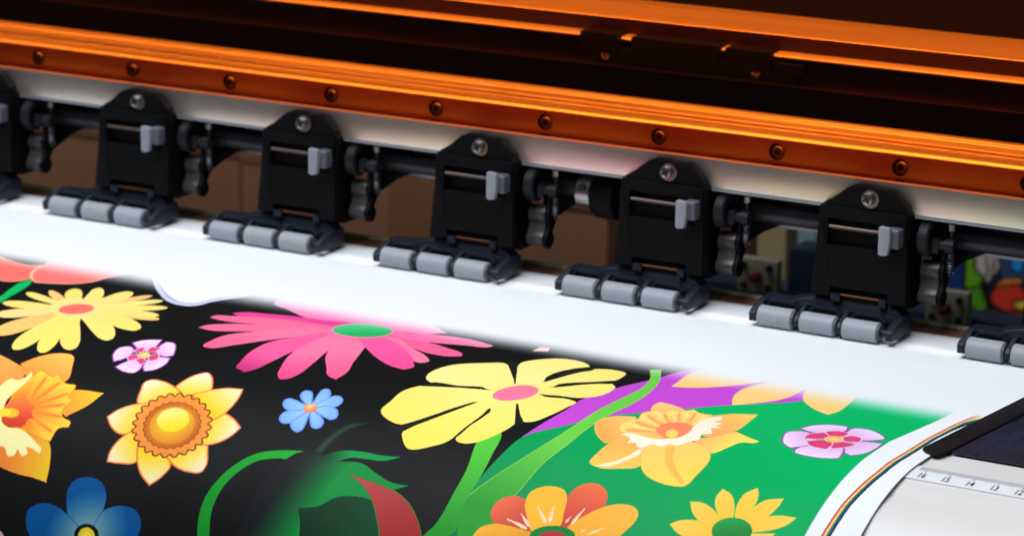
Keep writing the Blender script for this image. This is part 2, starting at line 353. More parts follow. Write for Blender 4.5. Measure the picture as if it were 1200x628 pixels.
    # rollers
    for c0 in (0,.0228,.0456):
        bm=bmesh.new(); lathe(bm,[(.0,.0020),(.0,.0048),(.0004,.0052),(.0177,.0052),(.0181,.0048),(.0181,.0020)],'x',(c0,0,.0055),40)
        fin(bm,'roller','roller',u)
        bm=bmesh.new(); lathe(bm,[(.0182,.0030),(.0182,.0044),(.0189,.0043),(.0192,.0030),(.0192,.0001)],'x',(c0,0,.0055),32)
        fin(bm,'roller_end_cap','rollerend',u)
    bm=bmesh.new(); rr=lathe(bm,[(-.004,.0018),(.072,.0018)],'x',(0,0,.0058),14); bm.faces.new(rr[0]);bm.faces.new(rr[1]); fin(bm,'axle','holder',u)
    # cam ring and hub
    bm=bmesh.new(); lathe(bm,[(.0735,.0046),(.0735,.0082),(.0742,.0089),(.0785,.0089),(.0792,.0082),(.0792,.0052),(.0770,.0046),(.0735,.0046)],'x',(0,.026,.0492),40)
    rr=lathe(bm,[(.0715,.0040),(.0760,.0040),(.0760,.0001)],'x',(0,.026,.0492),20)
    rr=lathe(bm,[(.0793,.0026),(.0860,.0026),(.0860,.0036),(.0905,.0036),(.0910,.0001)],'x',(0,.026,.0468),20)
    prism(bm,[(.023,.043),(.029,.043),(.029,.050),(.023,.050)],.0795,.0830,'x')
    fin(bm,'cam_ring','cam',u)
    # spring on its adjusting screw
    bm=bmesh.new(); path=[(.0878+.0019*math.cos(t),.028+.0019*math.sin(t),.0330+.0125*t/(2*math.pi*9)) for t in [2*math.pi*9*i/160 for i in range(161)]]
    tube(bm,path,.00035,6); fin(bm,'spring','bar',u)
    bm=bmesh.new(); lathe(bm,[(.0545,.0001),(.0545,.0022),(.0575,.0022),(.0575,.0001)],'z',(.0878,.028,0),16); fin(bm,'adjusting_screw','steel',u)
    bm=bmesh.new(); rr=lathe(bm,[(.0310,.0009),(.0544,.0009)],'z',(.0878,.028,0),14); bm.faces.new(rr[0]);bm.faces.new(rr[1]); fin(bm,'screw_shank','shaft',u)
    # cam lever
    def lobes(o,gr=0):
        p=[]
        for (cy,cz,r,a0,a1) in ((28.5,33.0,5.0+gr,-60,235),(25.5,20.5,4.0+gr,120,410)):
            for i in range(15):
                a=R(a0+(a1-a0)*i/14); p.append((cy+r*math.cos(a),cz+r*math.sin(a)))
        return p
    bm=bmesh.new(); prism(bm,lobes(-.3),73.8,83.4,'x'); bmesh.ops.scale(bm,vec=(mm,)*3,verts=bm.verts); cl=fin(bm,'cam_lever','camgrey',u,bevel=.0005)
    bm=bmesh.new(); prism(bm,lobes(0,.7),83.6,86.2,'x'); prism(bm,[(24,30),(32,30),(31,46),(26,46)],83.7,86.0,'x')
    bmesh.ops.scale(bm,vec=(mm,)*3,verts=bm.verts); fin(bm,'lever_arm','black',u,bevel=.0005)
    return u
u0=unit(); u0.parent=PR
for i,n in enumerate(range(-1,6)):
    if i==0: u=u0
    else:
        u=u0.copy(); COL.objects.link(u); u.parent=PR
        for ch in list(u0.children):
            c=ch.copy(); COL.objects.link(c); c.parent=u
            if ch.name.startswith('release_lever'): c.location.z+=random.uniform(-.0008,.0006); c.location.x+=random.uniform(-.0006,.0006)
    u.location=Vector((n*.11,0,0))-PB; u['group']='pinch roller units pressing on the sheet'
# ---------------------------------------------------------------- edge clamp on the right of the sheet
CB=Vector((.62,-.10,0)); CT=thing('edge_clamp',CB,'flat black edge clamp and glossy blue-black plate lying over the right edge of the print','clamp')
bm=bmesh.new(); prism(bm,[(.5868,-.1455),(.5872,-.1483),(.5900,-.1510),(.5945,-.1532),(.5962,-.1520),(.5985,-.1440),(.6120,-.0300),(.5998,-.0300)],.0008,.0017,'z'); fin(bm,'clamp_bar','clampm',CT,tuple(-CB),bevel=.0005)
bm=bmesh.new(); prism(bm,[(.5990,-.1438),(.700,-.1440),(.700,-.030),(.6125,-.030)],.0001,.0010,'z'); fin(bm,'cover_plate','plate',CT,tuple(-CB),bevel=.0002)
# ---------------------------------------------------------------- things behind the printer
def carton(name,x0,x1,y0,y1,z1,label):
    b=Vector(((x0+x1)/2,(y0+y1)/2,-.9)); t=thing(name,b,label,'box'); o=tuple(-b)
    bm=bmesh.new(); box(bm,x0,x1,y0,y1,-.9,z1); fin(bm,'carton_body','card',t,o,bevel=.003)
    xm=(x0+x1)/2
    bm=bmesh.new(); box(bm,x0-.001,xm-.001,y0-.0005,y0+.0015,z1-.008,z1+.0035); box(bm,xm+.001,x1+.001,y0-.0012,y0+.0008,z1-.007,z1+.0030); fin(bm,'flap','card',t,o,bevel=.0006)
    bm=bmesh.new(); box(bm,xm-.024,xm+.024,y0-.0022,y0-.0014,-.5,z1-.002); fin(bm,'tape','tape',t,o)
carton('cardboard_box',-.74,-.19,.46,.85,-.069,'tall brown cardboard box behind the rollers at the left, with a taped front')
carton('cardboard_box',-.183,.118,.45,.80,-.069,'brown cardboard box behind the third and fourth roller units, nearer the middle')
b=Vector((.212,.52,-.9)); bm=bmesh.new(); box(bm,-.011,.011,-.01,.01,0,.98); o=fin(bm,'wooden_post','post',None,b,bevel=.002); tag(o,'upright yellowish wooden post in the dark gap before the last full roller unit','post')
bm=bmesh.new(); box(bm,.004,.026,-.005,.005,0,.86); o=fin(bm,'blue_panel','paleblue',None,(.182,.60,-.9),bevel=.002); tag(o,'pale blue upright panel standing behind the dark frame beside the post','panel')

# the data of the print, traced petal by petal
ART=[
([25.6,88.5,36.4,93,49.9,97.9,61.6,99.3,67.9,95.4,70.5,106.9,76,116.4,79.1,120,78,125.9,73.9,131,67.9,132.2,62.2,133.7],'ff7369',0.9,'ffc896',0),
([67.9,95.4,70.5,106.9,75.9,116.5,85.6,125.3,95,122.7,104.7,117.5,110.2,109.8,112,100.1,115.4,89.4,115.7,80.5,80.5,58.2,60.6,70.8],'ff7872',0.9,'ffc896',0),
([88.6,160.7,88,157.1,82.6,141.9,79.4,129.2,80.7,122,84.8,127.9,89.1,139.9,92.5,154.2,96.2,167.2,97,171],'05b95f',0,'',0),
([135.1,155,124.2,146.9,113.1,138.7,106.8,134.7,102.6,133.3,102,134.8,103.3,137,106.8,141,112.8,145.9,118.7,149.4,127.7,153.6,136.6,157.7],'ffc878',0,'',0),
([136.5,157.1,142.1,145.5,147.8,133.9,150.9,126.3,152.5,118.8,152.2,114.7,151.2,113.4,148.9,114.5,145.7,119.9,142.9,127.9,139,141.8,135.2,155.6],'ffc878',0,'',0),
([136.6,157.4,151.6,156.6,166.4,155.8,174.7,154.7,180.6,152.2,181.9,149.6,180.7,147.9,176.6,146.3,168.8,146,160.6,147.6,147.9,151.4,135.1,155.3],'ffce70',0,'',0),
([133.9,154.1,129,168.5,122.2,180.4,118.3,187.5,116.5,194.8,117.4,199.3,119.3,201.3,123.2,201.6,128.8,198.2,133,191.6,137.1,177.3,137.8,158.5],'ffc46e',0,'',0),
([134.9,155,121.9,156.2,108.8,157.4,101.5,159,97,162.3,96.7,165.5,98.3,167.6,102.5,169.4,109.6,169.6,116.5,167.6,126.7,162.7,136.9,157.7],'ffe178',0,'',0),
([135.1,155.1,121.7,150,108.2,144.7,100.5,142.3,95.3,142.1,94.4,143.8,95.7,145.8,99.8,148.9,107.1,152.2,114.3,154.1,125.5,155.8,136.6,157.5],'ffe17e',0,'',0),
([136.3,155.1,129.2,144.4,122,133.4,117.4,127.5,112.8,124.4,110.4,124.9,109.7,126.9,110.5,131.2,113.9,137.4,118.7,142.7,127.1,150.2,135.4,157.5],'ffe070',0,'',0),
([137.6,157.9,136.6,148.9,135.6,139.8,133.8,133.2,129.6,125.3,125.4,119.8,122.5,117.1,119.7,116.2,119.2,119.9,121.8,127.3,128,141.1,134.1,154.7],'ffe27c',0,'',0),
([137.2,157.8,140.4,147.6,143.7,137.4,144.8,130.3,143.8,122,141.6,116.6,139.5,114.1,136.6,113.7,134.2,118.1,133.6,125.9,134.1,140.5,134.6,154.9],'ffe080',0,'',0),
([136.6,157.2,145.3,147.2,154.1,137.1,159,130.5,162.1,123.7,162.4,119.7,161.3,118.3,158.4,118.9,153.5,123.5,148.9,130.5,142,143,135.2,155.5],'ffe684',0,'',0),
([136.6,157.3,148.6,150.4,160.5,143.4,167.1,138.6,171.6,133.1,172.4,129.5,171.2,127.8,167.5,127.6,161.1,130.5,154.7,135.7,144.9,145.6,135.1,155.3],'ffe278',0,'',0),
([136.8,157.6,150.5,155.2,164.1,152.9,171.7,150.7,176.8,147.1,177.6,144,176.2,142.1,172.1,140.5,164.8,140.9,157.5,143.6,146.2,149.4,135,155.1],'ffe07c',0,'',0),
([137.5,158.8,154.2,165.3,170.3,171.3,178.8,173.4,184.2,172.1,184.4,168.6,182.2,165,176.5,159.8,167.4,155.1,159.1,153.6,146.7,153.8,134.3,153.9],'ffe174',0,'',0),
([137.4,159.5,153.5,172.9,167.3,183.7,174.5,188.1,179.4,188.7,180.5,186,179.3,182.6,175.2,176.8,167.3,169.4,159.2,164.3,146.9,158.8,134.3,153.2],'ffe278',0,'',0),
([134.3,156.2,144.6,174.4,151.6,188.3,155.7,195.5,161,201,165.1,203.2,167.4,203.2,169.1,201.2,167.8,195.8,163.1,188.7,152,174.7,137.5,156.4],'ffd97c',0,'',0),
([134.6,156.3,145.1,174.3,152.3,188,156.5,195.1,161.4,200.6,165,202.7,166.9,202.8,168.1,200.8,166.4,195.4,161.8,188.4,151.2,174.5,137.2,156.4],'ffe06e',0,'',0),
([133.8,154.8,140.4,174.2,143.5,188.9,145.2,196.9,148.4,204.2,151.6,208.1,153.9,209.3,156.4,208.5,157.4,203.6,155.6,195.9,149.1,179.8,138,157.9],'ffe26c',0,'',0),
([133.7,154.3,135.8,173.6,134.4,188.3,133.5,196.6,134.2,204.4,136.2,208.8,138.3,210.4,141.5,210,144.7,205.4,145.9,197.6,144.3,181,138,158.4],'ffdf70',0,'',0),
([134.6,154.8,124.5,161.6,114.2,168.3,108.5,172.9,105.1,178.2,104.9,181.8,106.4,183.6,110.3,184.4,116.6,182.6,122.5,178.4,130.4,169,137.1,157.9],'ffd98a',0,'',0),
([146.4,148.5,149.7,153.8,151.4,159.3,151.6,164.3,150.2,168.4,147.1,171,143,172.2,138.2,172,133.2,170.3,128.4,167.1,124.1,162.6,120.7,157.3,118.8,151.8,118.5,146.6,119.9,142.3,122.8,139.3,126.9,137.9,131.8,138.2,137.1,140.3,142.1,143.8],'ffe088',0,'',0),
([141.9,149.8,143.5,152.5,144.3,155.5,144.3,158.7,143.5,161.6,141.9,163.9,139.8,165.6,137.2,166.3,134.6,166.1,132,164.9,129.9,162.9,128.3,160.2,127.4,157.1,127.4,154,128.2,151.1,129.7,148.6,131.9,147,134.5,146.2,137.2,146.5,139.7,147.7],'ff7468',0,'',0),
([214,95.3,225,100.4,244.8,109.6,262,110.4,265.2,91,254.7,57.6,231.9,55.4,212.8,75.7],'ff78b0',0,'',0),
([246.1,85.8,269.2,121.7,291.9,107.4,308.4,102.8,316.3,95.9,270.2,70.7],'ff78b0',0,'',0),
([205.9,120.3,208.3,116.8,221.4,112.5,235.3,109.7,250.1,108.2,267,105.3,272.2,113.5,242.6,120.6,214,125],'eb4696',0,'',0),
([200.6,132.6,201.1,128,206.9,125.6,221.4,120.4,250,116,265.5,115.8,249.8,131.4,227.3,132.1,215.3,134.7,205.5,134.3],'ff6f98',0,'',0),
([207.2,151.6,207.6,146.4,213.7,139.9,226.6,132.6,244.4,123.3,267.7,114.4,272,121.2,253.3,136.7,239.8,141.4,229.1,147,214.3,152.9],'ff6f98',0,'',0),
([227.9,176.9,226.2,168.3,227.2,154.9,236.6,142.7,249.5,127.8,270.9,116.2,269.2,124.8,262.7,135.3,258.3,141,249.4,154,239.7,169.9,232.6,177.5],('l',(227.9,176.9),(246,141.3),'ff6492','ff7aa0'),0,'',0),
([258.6,193.4,256,186.2,252.9,171.2,252.5,153.9,258.3,141,269,121.2,276.9,125.6,271.8,149.2,271,164.1,270.3,180.5,267.2,192.3,264.3,195.6,261.3,194],('l',(258.6,193.4),(262.7,173.6),'c83278','ff619c'),0,'',0),
([282.3,193.8,277.9,184.3,271.4,163.9,269.2,145.3,269.8,122.6,282.3,126,284.5,153.9,289.9,176.8,290.5,189.9,287.9,195,285.1,196],('l',(284.5,195.8),(281,163.2),'f04684','ff7aa2'),0,'',0),
([288.4,162.2,284,152.4,273.3,127.9,277.9,117.5,288.6,118.3,295,136.5,304.6,162.7,310.7,179.9,310.3,187.1,305.4,185.4,297.7,175.7],('l',(310.3,187.1),(292,149.2),'f55a8c','ff7ca4'),0,'',0),
([289.5,105.2,300.2,106,308.4,102.8,318.8,100,333.7,100,346.9,103.5,346.5,106.6,334.8,110.3,315.7,114.9,303.8,116.8,292.4,114.7],('l',(292.7,107),(346.9,103.5),'ff6ea8','ff84a8'),0,'',0),
([289.8,110.6,303,115.5,315.7,114.9,330,118.8,341.2,123.7,343,127.5,337.3,131.1,327.5,131.2,315.6,127.8,301,120.4,292.6,118.3],'ff6496',0,'',0),
([288.7,117,298.5,116.4,317.1,128.7,328.4,136,334,143.8,332.1,146.8,326.7,145.9,312.9,134.9,295.1,122.3],'ff7ca4',0,'',0),
([281.6,125.1,289.5,118.3,302.6,123.1,318.1,135.2,328,146.9,332.9,156.1,330.9,160.8,322.8,158.8,310.1,151,294.5,137.4],('l',(286.5,129.5),(332.9,156.1),'ff60a4','f55096'),0,'',0),
([262.8,118.1,263.7,109.9,278.5,100.7,293.4,106.5,291.2,121,282.7,130,271.4,131.5],'ff74a4',0,'',0),
([291.6,106.9,293,110.5,292.9,114.5,291.5,118.3,288.8,121.7,285.2,124.4,280.9,126,276.4,126.5,272,125.7,268.3,123.8,265.6,120.9,264.2,117.3,264.1,113.4,265.5,109.4,268.2,105.9,271.9,103.2,276.3,101.6,280.9,101.1,285.2,102,288.9,103.9],('l',(270.8,101.6),(285.4,124.6),'64d296','14aa50'),0.3,'a0e6b4',0),
([420.3,206.7,423.6,193,426.1,173.7,424.6,162.9,425.9,149.1,430.7,130.2,438.2,110.4,445,88.6,480.2,66.6,519.9,90.6,527.1,106.9,487.4,171.1,435.8,191.5],'c84bd2',0,'',0),
([414.9,235.8,417.3,221.4,420.6,206.3,435,190.3,446.4,173.8,457.5,162,470.3,146.4,481.7,134.6,496.4,122.4,511.6,108.2,519.8,77.7,531.9,45.6,581.6,31.2,664.6,252,403.9,305.9,410,264.7,413.2,248.1],('l',(460.2,263),(514.7,150.5),'00914b','00b964'),0,'',0),
([450.1,117.8,457.4,115.7,468.7,107.8,476.8,98.7,483.4,86.1,481.6,73.1,449.8,86.6],('l',(468.7,107.8),(483.9,78),'ffd282','ffdc96'),0,'',0),
([487.3,130.1,483.2,121.6,480.4,109.7,481.5,99.8,484.4,91.8,489.4,80.9,501.5,67,504.6,77.7,504.9,92.9,504,107.2,500.8,114.5,493.1,124.1],'ffd282',0,'',0),
([511.3,105.6,507.7,97.3,504.2,84.1,507.8,66.3,521.8,70,530.2,89.3,532.2,103.1,532.5,114.7,530.5,121.1,524.4,118.2,517,112.5],'ffd27e',0,'',0),
([291.7,291.1,289.1,283.1,288.1,273,290.4,263.2,295.3,253.7,302.5,246.3,314,241.8,325.3,239.8,324.8,244,313.8,246.6,304.7,250.3,298.6,257.4,294.8,266.4,294.2,277.1,298,289.9,302.9,302.5,295.7,303.8],('l',(293,287.4),(323.6,241.8),'148c28','1eaa32'),0,'',0),
([330.2,238.7,332.6,228.3,338.1,218.8,344.7,216.1,339.7,221.5,335.9,229.2,333.4,239.6],'234132',0,'',3),
([334.8,240.8,342.2,235.7,352.1,233.8,362.8,233.7,372.2,232.4,366.8,236,356.8,237.5,349.2,238.4,345.1,240.9,341.3,244],('l',(334.9,242.4),(348,236.3),'142819','0a9646'),0,'',0.4),
([344.1,241.6,355.5,240.1,365.6,244,375.2,247.1,383.8,247,379.3,249.8,371.2,255.1,378.8,265.6,385.4,274.6,387.5,286.4,310.7,301,312.4,287.2,313.8,259.9,325.3,239.8,334.4,240.3,340.1,241.8],('l',(324.7,252.7),(347.1,258),'17181a','0a8c3c'),0,'',0.5),
([336.8,269.1,346.7,265.5,352.3,260.3,361.8,257.7,370,258.1,376.4,266.1,384.8,274.7,389.9,285.9,346.5,294.3,342.9,281.4,340.2,274.6],('l',(337,273.9),(376.4,266.1),'12301e','12482a'),0,'',0.3),
([349.7,247,359.4,247.6,371.1,249.4,378.4,250.8,386.9,254.6,395.7,262.2,402.2,271.2,405.7,282.9,391.1,285.7,376.4,266.1,370,258.1,359.5,250.5],('l',(363.2,249.7),(390.2,273.6),'b9464b','a52d2d'),0.5,'3c7828',0),
([429.1,98.5,436.5,113.1,439.5,127.4,439.1,143.5,438.6,161.9,438.7,181,436.4,198,429.5,217.1,420.7,233.5,414.5,245.3,410.4,262.6,409.1,283.6,431.5,279.2,433.2,250.3,436.6,236.7,438.9,221.6,443.3,205.6,445.3,188,446.4,173.7,447.4,153.9,445.9,131.3,441.5,112.7,433.6,95.7],('l',(422.9,249.5),(437.4,205.1),'2d9b32','6ecd4b'),0.25,'c8d75f',0),
([402,213,406.3,233.3,406.6,248.3,405.2,263.7,402.1,269.7,399.2,280.2,417.1,282,414.3,245,414.7,235.7,413.5,222.3,407.9,204.5,402.1,203.9],('l',(409.7,264.2),(409.4,217.4),'28962d','55c83c'),0,'',0),
([415.9,258.8,416.2,264.3,411.9,269.4,414.8,279.8,424,278,417.4,265.5],'0a784b',0,'',0),
([367.3,102,367.2,93.4,371.9,92.4,374,98.1],'ffc8aa',0,'',0),
([379,167.2,366.2,170.5,353.6,171.7,348.8,168.9,344.5,160.9,343.8,152,346.7,142,357.2,132.4,366.7,127.2,371.5,131,384.1,149,392.7,165.2,386.5,168.8],('l',(350.4,166.4),(380.4,147.6),'fff096','ffee8c'),0,'',0),
([383.9,184.3,378.5,193.1,369.9,206.1,364.8,211.1,360.8,212.8,355.1,211.8,346.2,205.4,346.3,197,346.4,185.2,350.1,177.9,363.9,171.8,380.3,168.5,386.6,167.2,390.4,175.6],('l',(351.4,209),(384.8,172.8),'ffe266','ffee8c'),0,'',0),
([393.6,188.1,394.1,195.9,392.6,207.3,390.4,214,388.1,218.8,383.3,222.7,373.2,227,367.5,222.1,364.8,217.3,366.6,212.4,372.8,204.1,379.1,194.3,384.3,185,388.6,170.8,393.5,174.1],('l',(371.4,226.4),(390.4,175.6),'ffe65a','ffec82'),0,'',0),
([402.4,179.1,412,196.3,411.1,201.7,407.4,209.2,402.7,214.9,396.2,217.4,392.2,216.4,390.6,211.7,392.4,203.4,393.9,188.6,390.7,172.7,396.9,169.4],('l',(396.2,217.4),(397.5,177.5),'ffe464','ffeb82'),0,'',0),
([402.9,179.1,410.4,190.2,415.1,194.3,418,193.3,422.8,184.4,424.8,173.8,424.1,162.5,418.2,159.9,406.6,162.2,396.8,159.1,393.8,167.9],'ffeb7d',0,'',0),
([406.4,160.9,413.5,158.6,421.6,157.1,427.9,150.4,429.9,139.2,428.4,132.2,424.5,128.2,418.9,131.7,404.6,147.8,398.3,151,395.6,160.5],'ffeb7d',0,'',0),
([404.1,147,412.5,138.5,423.1,126.5,424,120.5,424,116.8,422,109.6,413.6,108.5,407.2,111.7,402.9,118.9,396.5,142.7,393.8,157.4],('l',(399.8,146.5),(422,109.6),'ffee8c','ffe678'),0,'',0),
([396.2,142.2,399.1,132.4,403.7,114.7,402.8,109.6,397.6,105.3,387.9,104.5,377.6,112.1,372.8,121.9,374.6,129.1,384.9,148.5,391.6,162.3,396.8,155.5],('l',(386.3,144),(398.4,106.7),'fff096','ffea84'),0,'',0),
([402.1,156,404.1,160.5,405,165.5,404.8,170.2,403.3,174.2,400.8,177.2,397.7,179.1,394.2,179.9,390.8,179.5,387.8,177.9,385.4,175.1,383.7,171.4,382.9,166.8,382.9,161.7,384.1,157.1,386.2,153.3,389,150.7,392.4,149.7,396,150.3,399.3,152.5],'ffec86',0,'',0),
([350.9,177.5,352.4,171.4,365.5,169.4,378.9,166.6,379.9,168.4,367,171.9,358.5,174.8],'1c1e1a',0,'',0.15),
([355.4,215.8,360.9,213.1,369.3,204.9,378,192.3,383.3,184.1,384.5,184.9,379.5,194.9,373.2,204.8,367.6,212.4,363.6,217.9],'1c1e1a',0,'',0.15),
([389.4,217.5,391.6,205.6,393.4,194.8,393.1,187.6,394.3,188.4,394.8,197.1,393,204.5,391.4,213.7],'1c1e1a',0,'',0.15),
([412.8,199,402.2,178.9,403.1,178.5,410.3,189.2,414.6,194.8,414.7,197.7],'1c1e1a',0,'',0.15),
([365.9,124,384.5,149.5,385.1,149.1,370.5,121.1],'1c1e1a',0,'',0.15),
([404.6,108.8,402.6,110.8,396.1,141.9,397.1,143.4,403.8,120.5,407,113.3],'1c1e1a',0,'',0.15),
([425.7,121.6,417.6,129.2,404.3,146.9,405,148.3,419.2,132.2,426,127.2],'1c1e1a',0,'',0.15),
([423.9,157.7,405.8,160.9,407.2,162.9,418.8,161,425.4,163.1],'1c1e1a',0,'',0.15),
([401,155.8,402.5,159.3,403.2,163.4,403.1,167.6,401.9,171.4,399.9,174.4,397.4,176.5,394.6,177.7,391.9,177.7,389.4,176.8,387.5,174.8,386.3,171.9,385.7,168.2,385.9,163.9,386.8,159.8,388.5,156.2,390.8,153.5,393.5,152.1,396.2,152,398.8,153.3],'ff7d9b',0,'',0),
([445.6,183.7,445.9,177.1,450.7,171.5,457.7,168.3,463.8,178.2,467,193.6,459.5,199.3,453.3,195.6,448,189.1],('l',(448.4,188.9),(461.7,174.2),'ffaa50','ffc878'),0.3,'ffc850',0),
([458.9,214.7,459.1,207.7,460.5,199.3,464.6,192.6,474.1,191.1,479.6,198.1,481.9,205.4,481.6,211.4,473.2,215.2,465.7,216.9],('l',(464.6,192.6),(473.2,215.2),'ffaf5a','ffc95a'),0.3,'ffd25a',0),
([462.2,216,468.6,211.5,473.6,204.8,476,198.4,477.9,197,477.9,202.3,474.5,208.4,468.4,214.8],'ffebc8',0,'',0),
([458.6,155.3,456.1,146.5,456.5,141.7,461.7,142.4,471.8,147.1,477.8,155.3,466.7,165.5],('l',(456.5,141.7),(470.5,159.8),'ffd282','ffb968'),0.3,'ffb450',0),
([471.7,148.9,486.6,148.1,493,141.8,503.5,137,504.8,148.6,505.9,163.8,501.7,179,490.7,175.6],('l',(483.8,161.6),(503.5,137),'ffaf64','ffd264'),0.3,'ffc85a',0),
([493.6,181.4,500.7,177,506.4,165.8,512.9,169.6,521.3,173.3,520.4,175.8,514.9,177.7,511.8,184.5,507.3,192.4,500.2,191],('l',(497.4,179.7),(511.6,180.3),'ffb96e','ffe164'),0,'',0),
([477.3,196.3,481.6,210,486.4,215.6,495.5,219.2,503,219.5,506.3,218.9,509,209.2,509.3,198.3,505.8,190.8,499.7,186.3,491.8,185.3,481.3,190.3],('l',(486.8,190.2),(506.3,218.9),'ffcd6e','ffda55'),0.4,'f5b450',0),
([486,193.3,489.8,192.5,493.5,201.8,499,209.3,506,215.9,504.8,217.6,496.8,211.3,490.8,204.2],'ffb95a',0,'',0),
([457.9,185.2,456.7,176.6,459.8,172.4,457.7,161,460.8,153.9,465.7,156,465.8,148.5,470.9,151.1,475.1,144.1,479.2,147.6,486.6,148.1,487.9,162.4,488.9,173.9,488.5,182.4,481.6,187.3,474.1,189.1,465.7,189.3],('r',(479.6,175.8),(458.6,175.7),'ffa05a','ffdc78'),0.3,'f0a050',0),
([473.3,178.2,469.3,176.4,465.3,174.5,463,173.6,461.3,173.6,460.9,174.2,461.2,175,462.2,176.1,464.3,177.3,466.6,178,470.1,178.5,473.6,179.1],'ffaa5f',0,'',0),
([473.6,173.1,469.6,169.4,465.4,165.4,463,163.2,461.1,162.1,460.5,162.4,460.7,163.2,461.8,164.9,464,167.3,466.4,169.1,470.1,171.6,473.8,174],'ffaa5f',0,'',0),
([475,168.2,472.4,164.4,469.8,160.4,468.3,158.3,467,157.1,466.5,157.1,466.5,157.7,467,159.2,468.3,161.4,469.9,163.4,472.5,166.2,475,168.9],'ffaa5f',0,'',0),
([478.2,165.1,476.5,161.2,474.8,157.2,473.6,154.8,472.5,153,471.8,152.4,471.5,152.6,471.6,153.6,472.3,155.6,473.5,157.9,475.7,161.6,477.8,165.3],'ffaa5f',0,'',0),
([482.6,164.5,481.7,160.1,480.9,155.7,480.3,152.9,479.2,150.1,478.4,148.7,477.9,148.3,477.6,148.7,477.8,150.8,478.6,153.7,480.3,158.9,482,164],'ffaa5f',0,'',0),
([473.9,181.4,469.8,181.8,465.6,182.2,463.2,182.7,461.5,183.7,461.1,184.7,461.4,185.3,462.5,185.9,464.8,185.9,467.1,185.3,470.7,183.8,474.3,182.2],'ffaa5f',0,'',0),
([473.9,175.5,469.6,172.5,465.3,169.4,462.7,167.7,460.8,167,460.3,167.4,460.5,168.3,461.7,169.8,463.9,171.7,466.4,173,470.3,174.8,474.1,176.4],'ffe182',0,'',0),
([474,170.2,470.4,165.6,466.6,160.7,464.3,158.1,462.5,156.5,461.9,156.5,462,157.3,462.8,159,464.8,161.7,467.1,164.2,470.6,167.7,474.1,171],'ffe182',0,'',0),
([476.7,166.5,474,161.5,471.2,156.5,469.5,153.6,468,151.5,467.2,151,467.1,151.4,467.5,152.9,468.9,155.6,470.6,158.3,473.6,162.7,476.5,167],'ffe182',0,'',0),
([480.4,165,479,160.4,477.6,155.8,476.5,152.9,475.3,150.4,474.5,149.3,474.1,149.1,473.9,149.9,474.5,152.2,475.7,155.1,477.8,159.9,479.9,164.8],'ffe182',0,'',0),
([485.3,166.3,485.6,162.6,485.8,158.8,485.8,156.2,485.3,153.4,484.6,151.7,484.1,151,483.5,151.1,483.2,152.8,483.3,155.5,484,160.5,484.6,165.5],'ffe182',0,'',0),
([473.7,179.9,468.9,179,464,178.1,461.2,177.8,459.2,178.2,458.6,179,458.9,179.7,460.2,180.6,462.7,181.3,465.4,181.4,469.7,181.1,474,180.8],'ffe182',0,'',0),
([474.2,180.2,473.1,172.5,476.8,166.6,482.2,166,486,168.4,488,181.5,481.2,186.4],'ff8c64',0,'',0),
([484.6,179.6,485.2,180.9,485.4,182.2,485.3,183.3,484.9,184.1,484.2,184.6,483.3,184.7,482.4,184.5,481.4,183.8,480.5,182.9,479.7,181.7,479.2,180.4,479,179.1,479,177.9,479.4,176.9,480,176.4,480.9,176.2,481.9,176.5,482.9,177.3,483.9,178.3],'ffd75f',0,'',0),
([461,189.7,464.6,187.2,470.5,187.5,476.5,188.3,482.1,186.5,487,183.1,488.2,178,486.3,166.7,485.4,157.3,487.1,151.2,491.1,147.7,493,152.6,491,157.2,496.7,156.9,494.5,162.3,499.3,164.6,494.6,166.5,498.7,173.7,494.7,176.2,496.3,181.3,492.7,187,490,190.9,486.2,190.8,484,194,479.3,193.8,476.5,197.4,473.9,198,471.4,194.8,467.7,196,467,191.8],'fff0d7',0.25,'f0be8c',0),
([129.8,220.7,119.8,225.5,114.6,239.9,117.3,251.3,132.5,255.8,147.7,252.9,152.2,242.2],('l',(142.3,244.3),(117.3,251.3),'fa963c','ffc35a'),0.3,'f58232',0),
([146.6,251.2,133.5,257.5,128.9,269,138,279.1,153,282.9,165.9,278.9,170.4,266.4],('l',(157.8,263.6),(138,279.1),'f08c32','fac83c'),0.3,'f58232',0),
([113.5,209,133.9,215.9,146.2,219.7,155.9,224.1,157.2,232.8,153.1,237.9,136.6,241.5],('l',(136.3,219.1),(155.2,235.4),'ffaf50','fa9646'),0,'',0),
([149.5,219.6,155.8,212,163.5,207.2,171.5,206.6,178.3,216.1,181.6,225,177.9,230.3,159.4,227.9],('l',(171.1,207.3),(165.6,228.7),'ffc35a','fa963c'),0.3,'f58232',0),
([182,233.8,190.6,230.1,205.8,228.8,202.7,237.5,194.8,246.7,187.8,242.8],('l',(205.8,228.8),(189.4,242.4),'ffd228','fa9b3c'),0,'',0),
([159.5,273.5,173.1,278.4,185,280.2,194.2,280.5,202.5,281.5,200.2,272.5,194,261.8,186,258.1,175.4,261.9,156.2,267.3],('l',(176.1,277),(200.9,275.7),'f08232','f5c828'),0.3,'f08c28',0),
([164,255.2,159.1,242.8,158.8,232.4,162,226.1,163.2,221.1,167,222.6,173.1,224.7,173.8,221.7,182.2,227.1,188.5,227.5,189.4,231,188.8,234.4,193,236.6,191.2,241,192.9,246.6,199.6,249.5,199.8,252.1,195.2,253.6,194.3,261.4,189.5,261,181.1,259.1,173.5,258.8],('r',(168.1,249.7),(192,237.8),'f0641e','ffd23c'),0.4,'f08c28',0),
([169.9,247.6,169.5,240.9,168.6,233.8,167.7,229.3,166.2,225.3,165,223.5,164.4,223.3,164,224.7,164.5,228.5,165.6,233,167.6,240.4,169.2,247.4],('l',(172.8,246.8),(164.6,223.2),'fa8228','ffd746'),0,'',0),
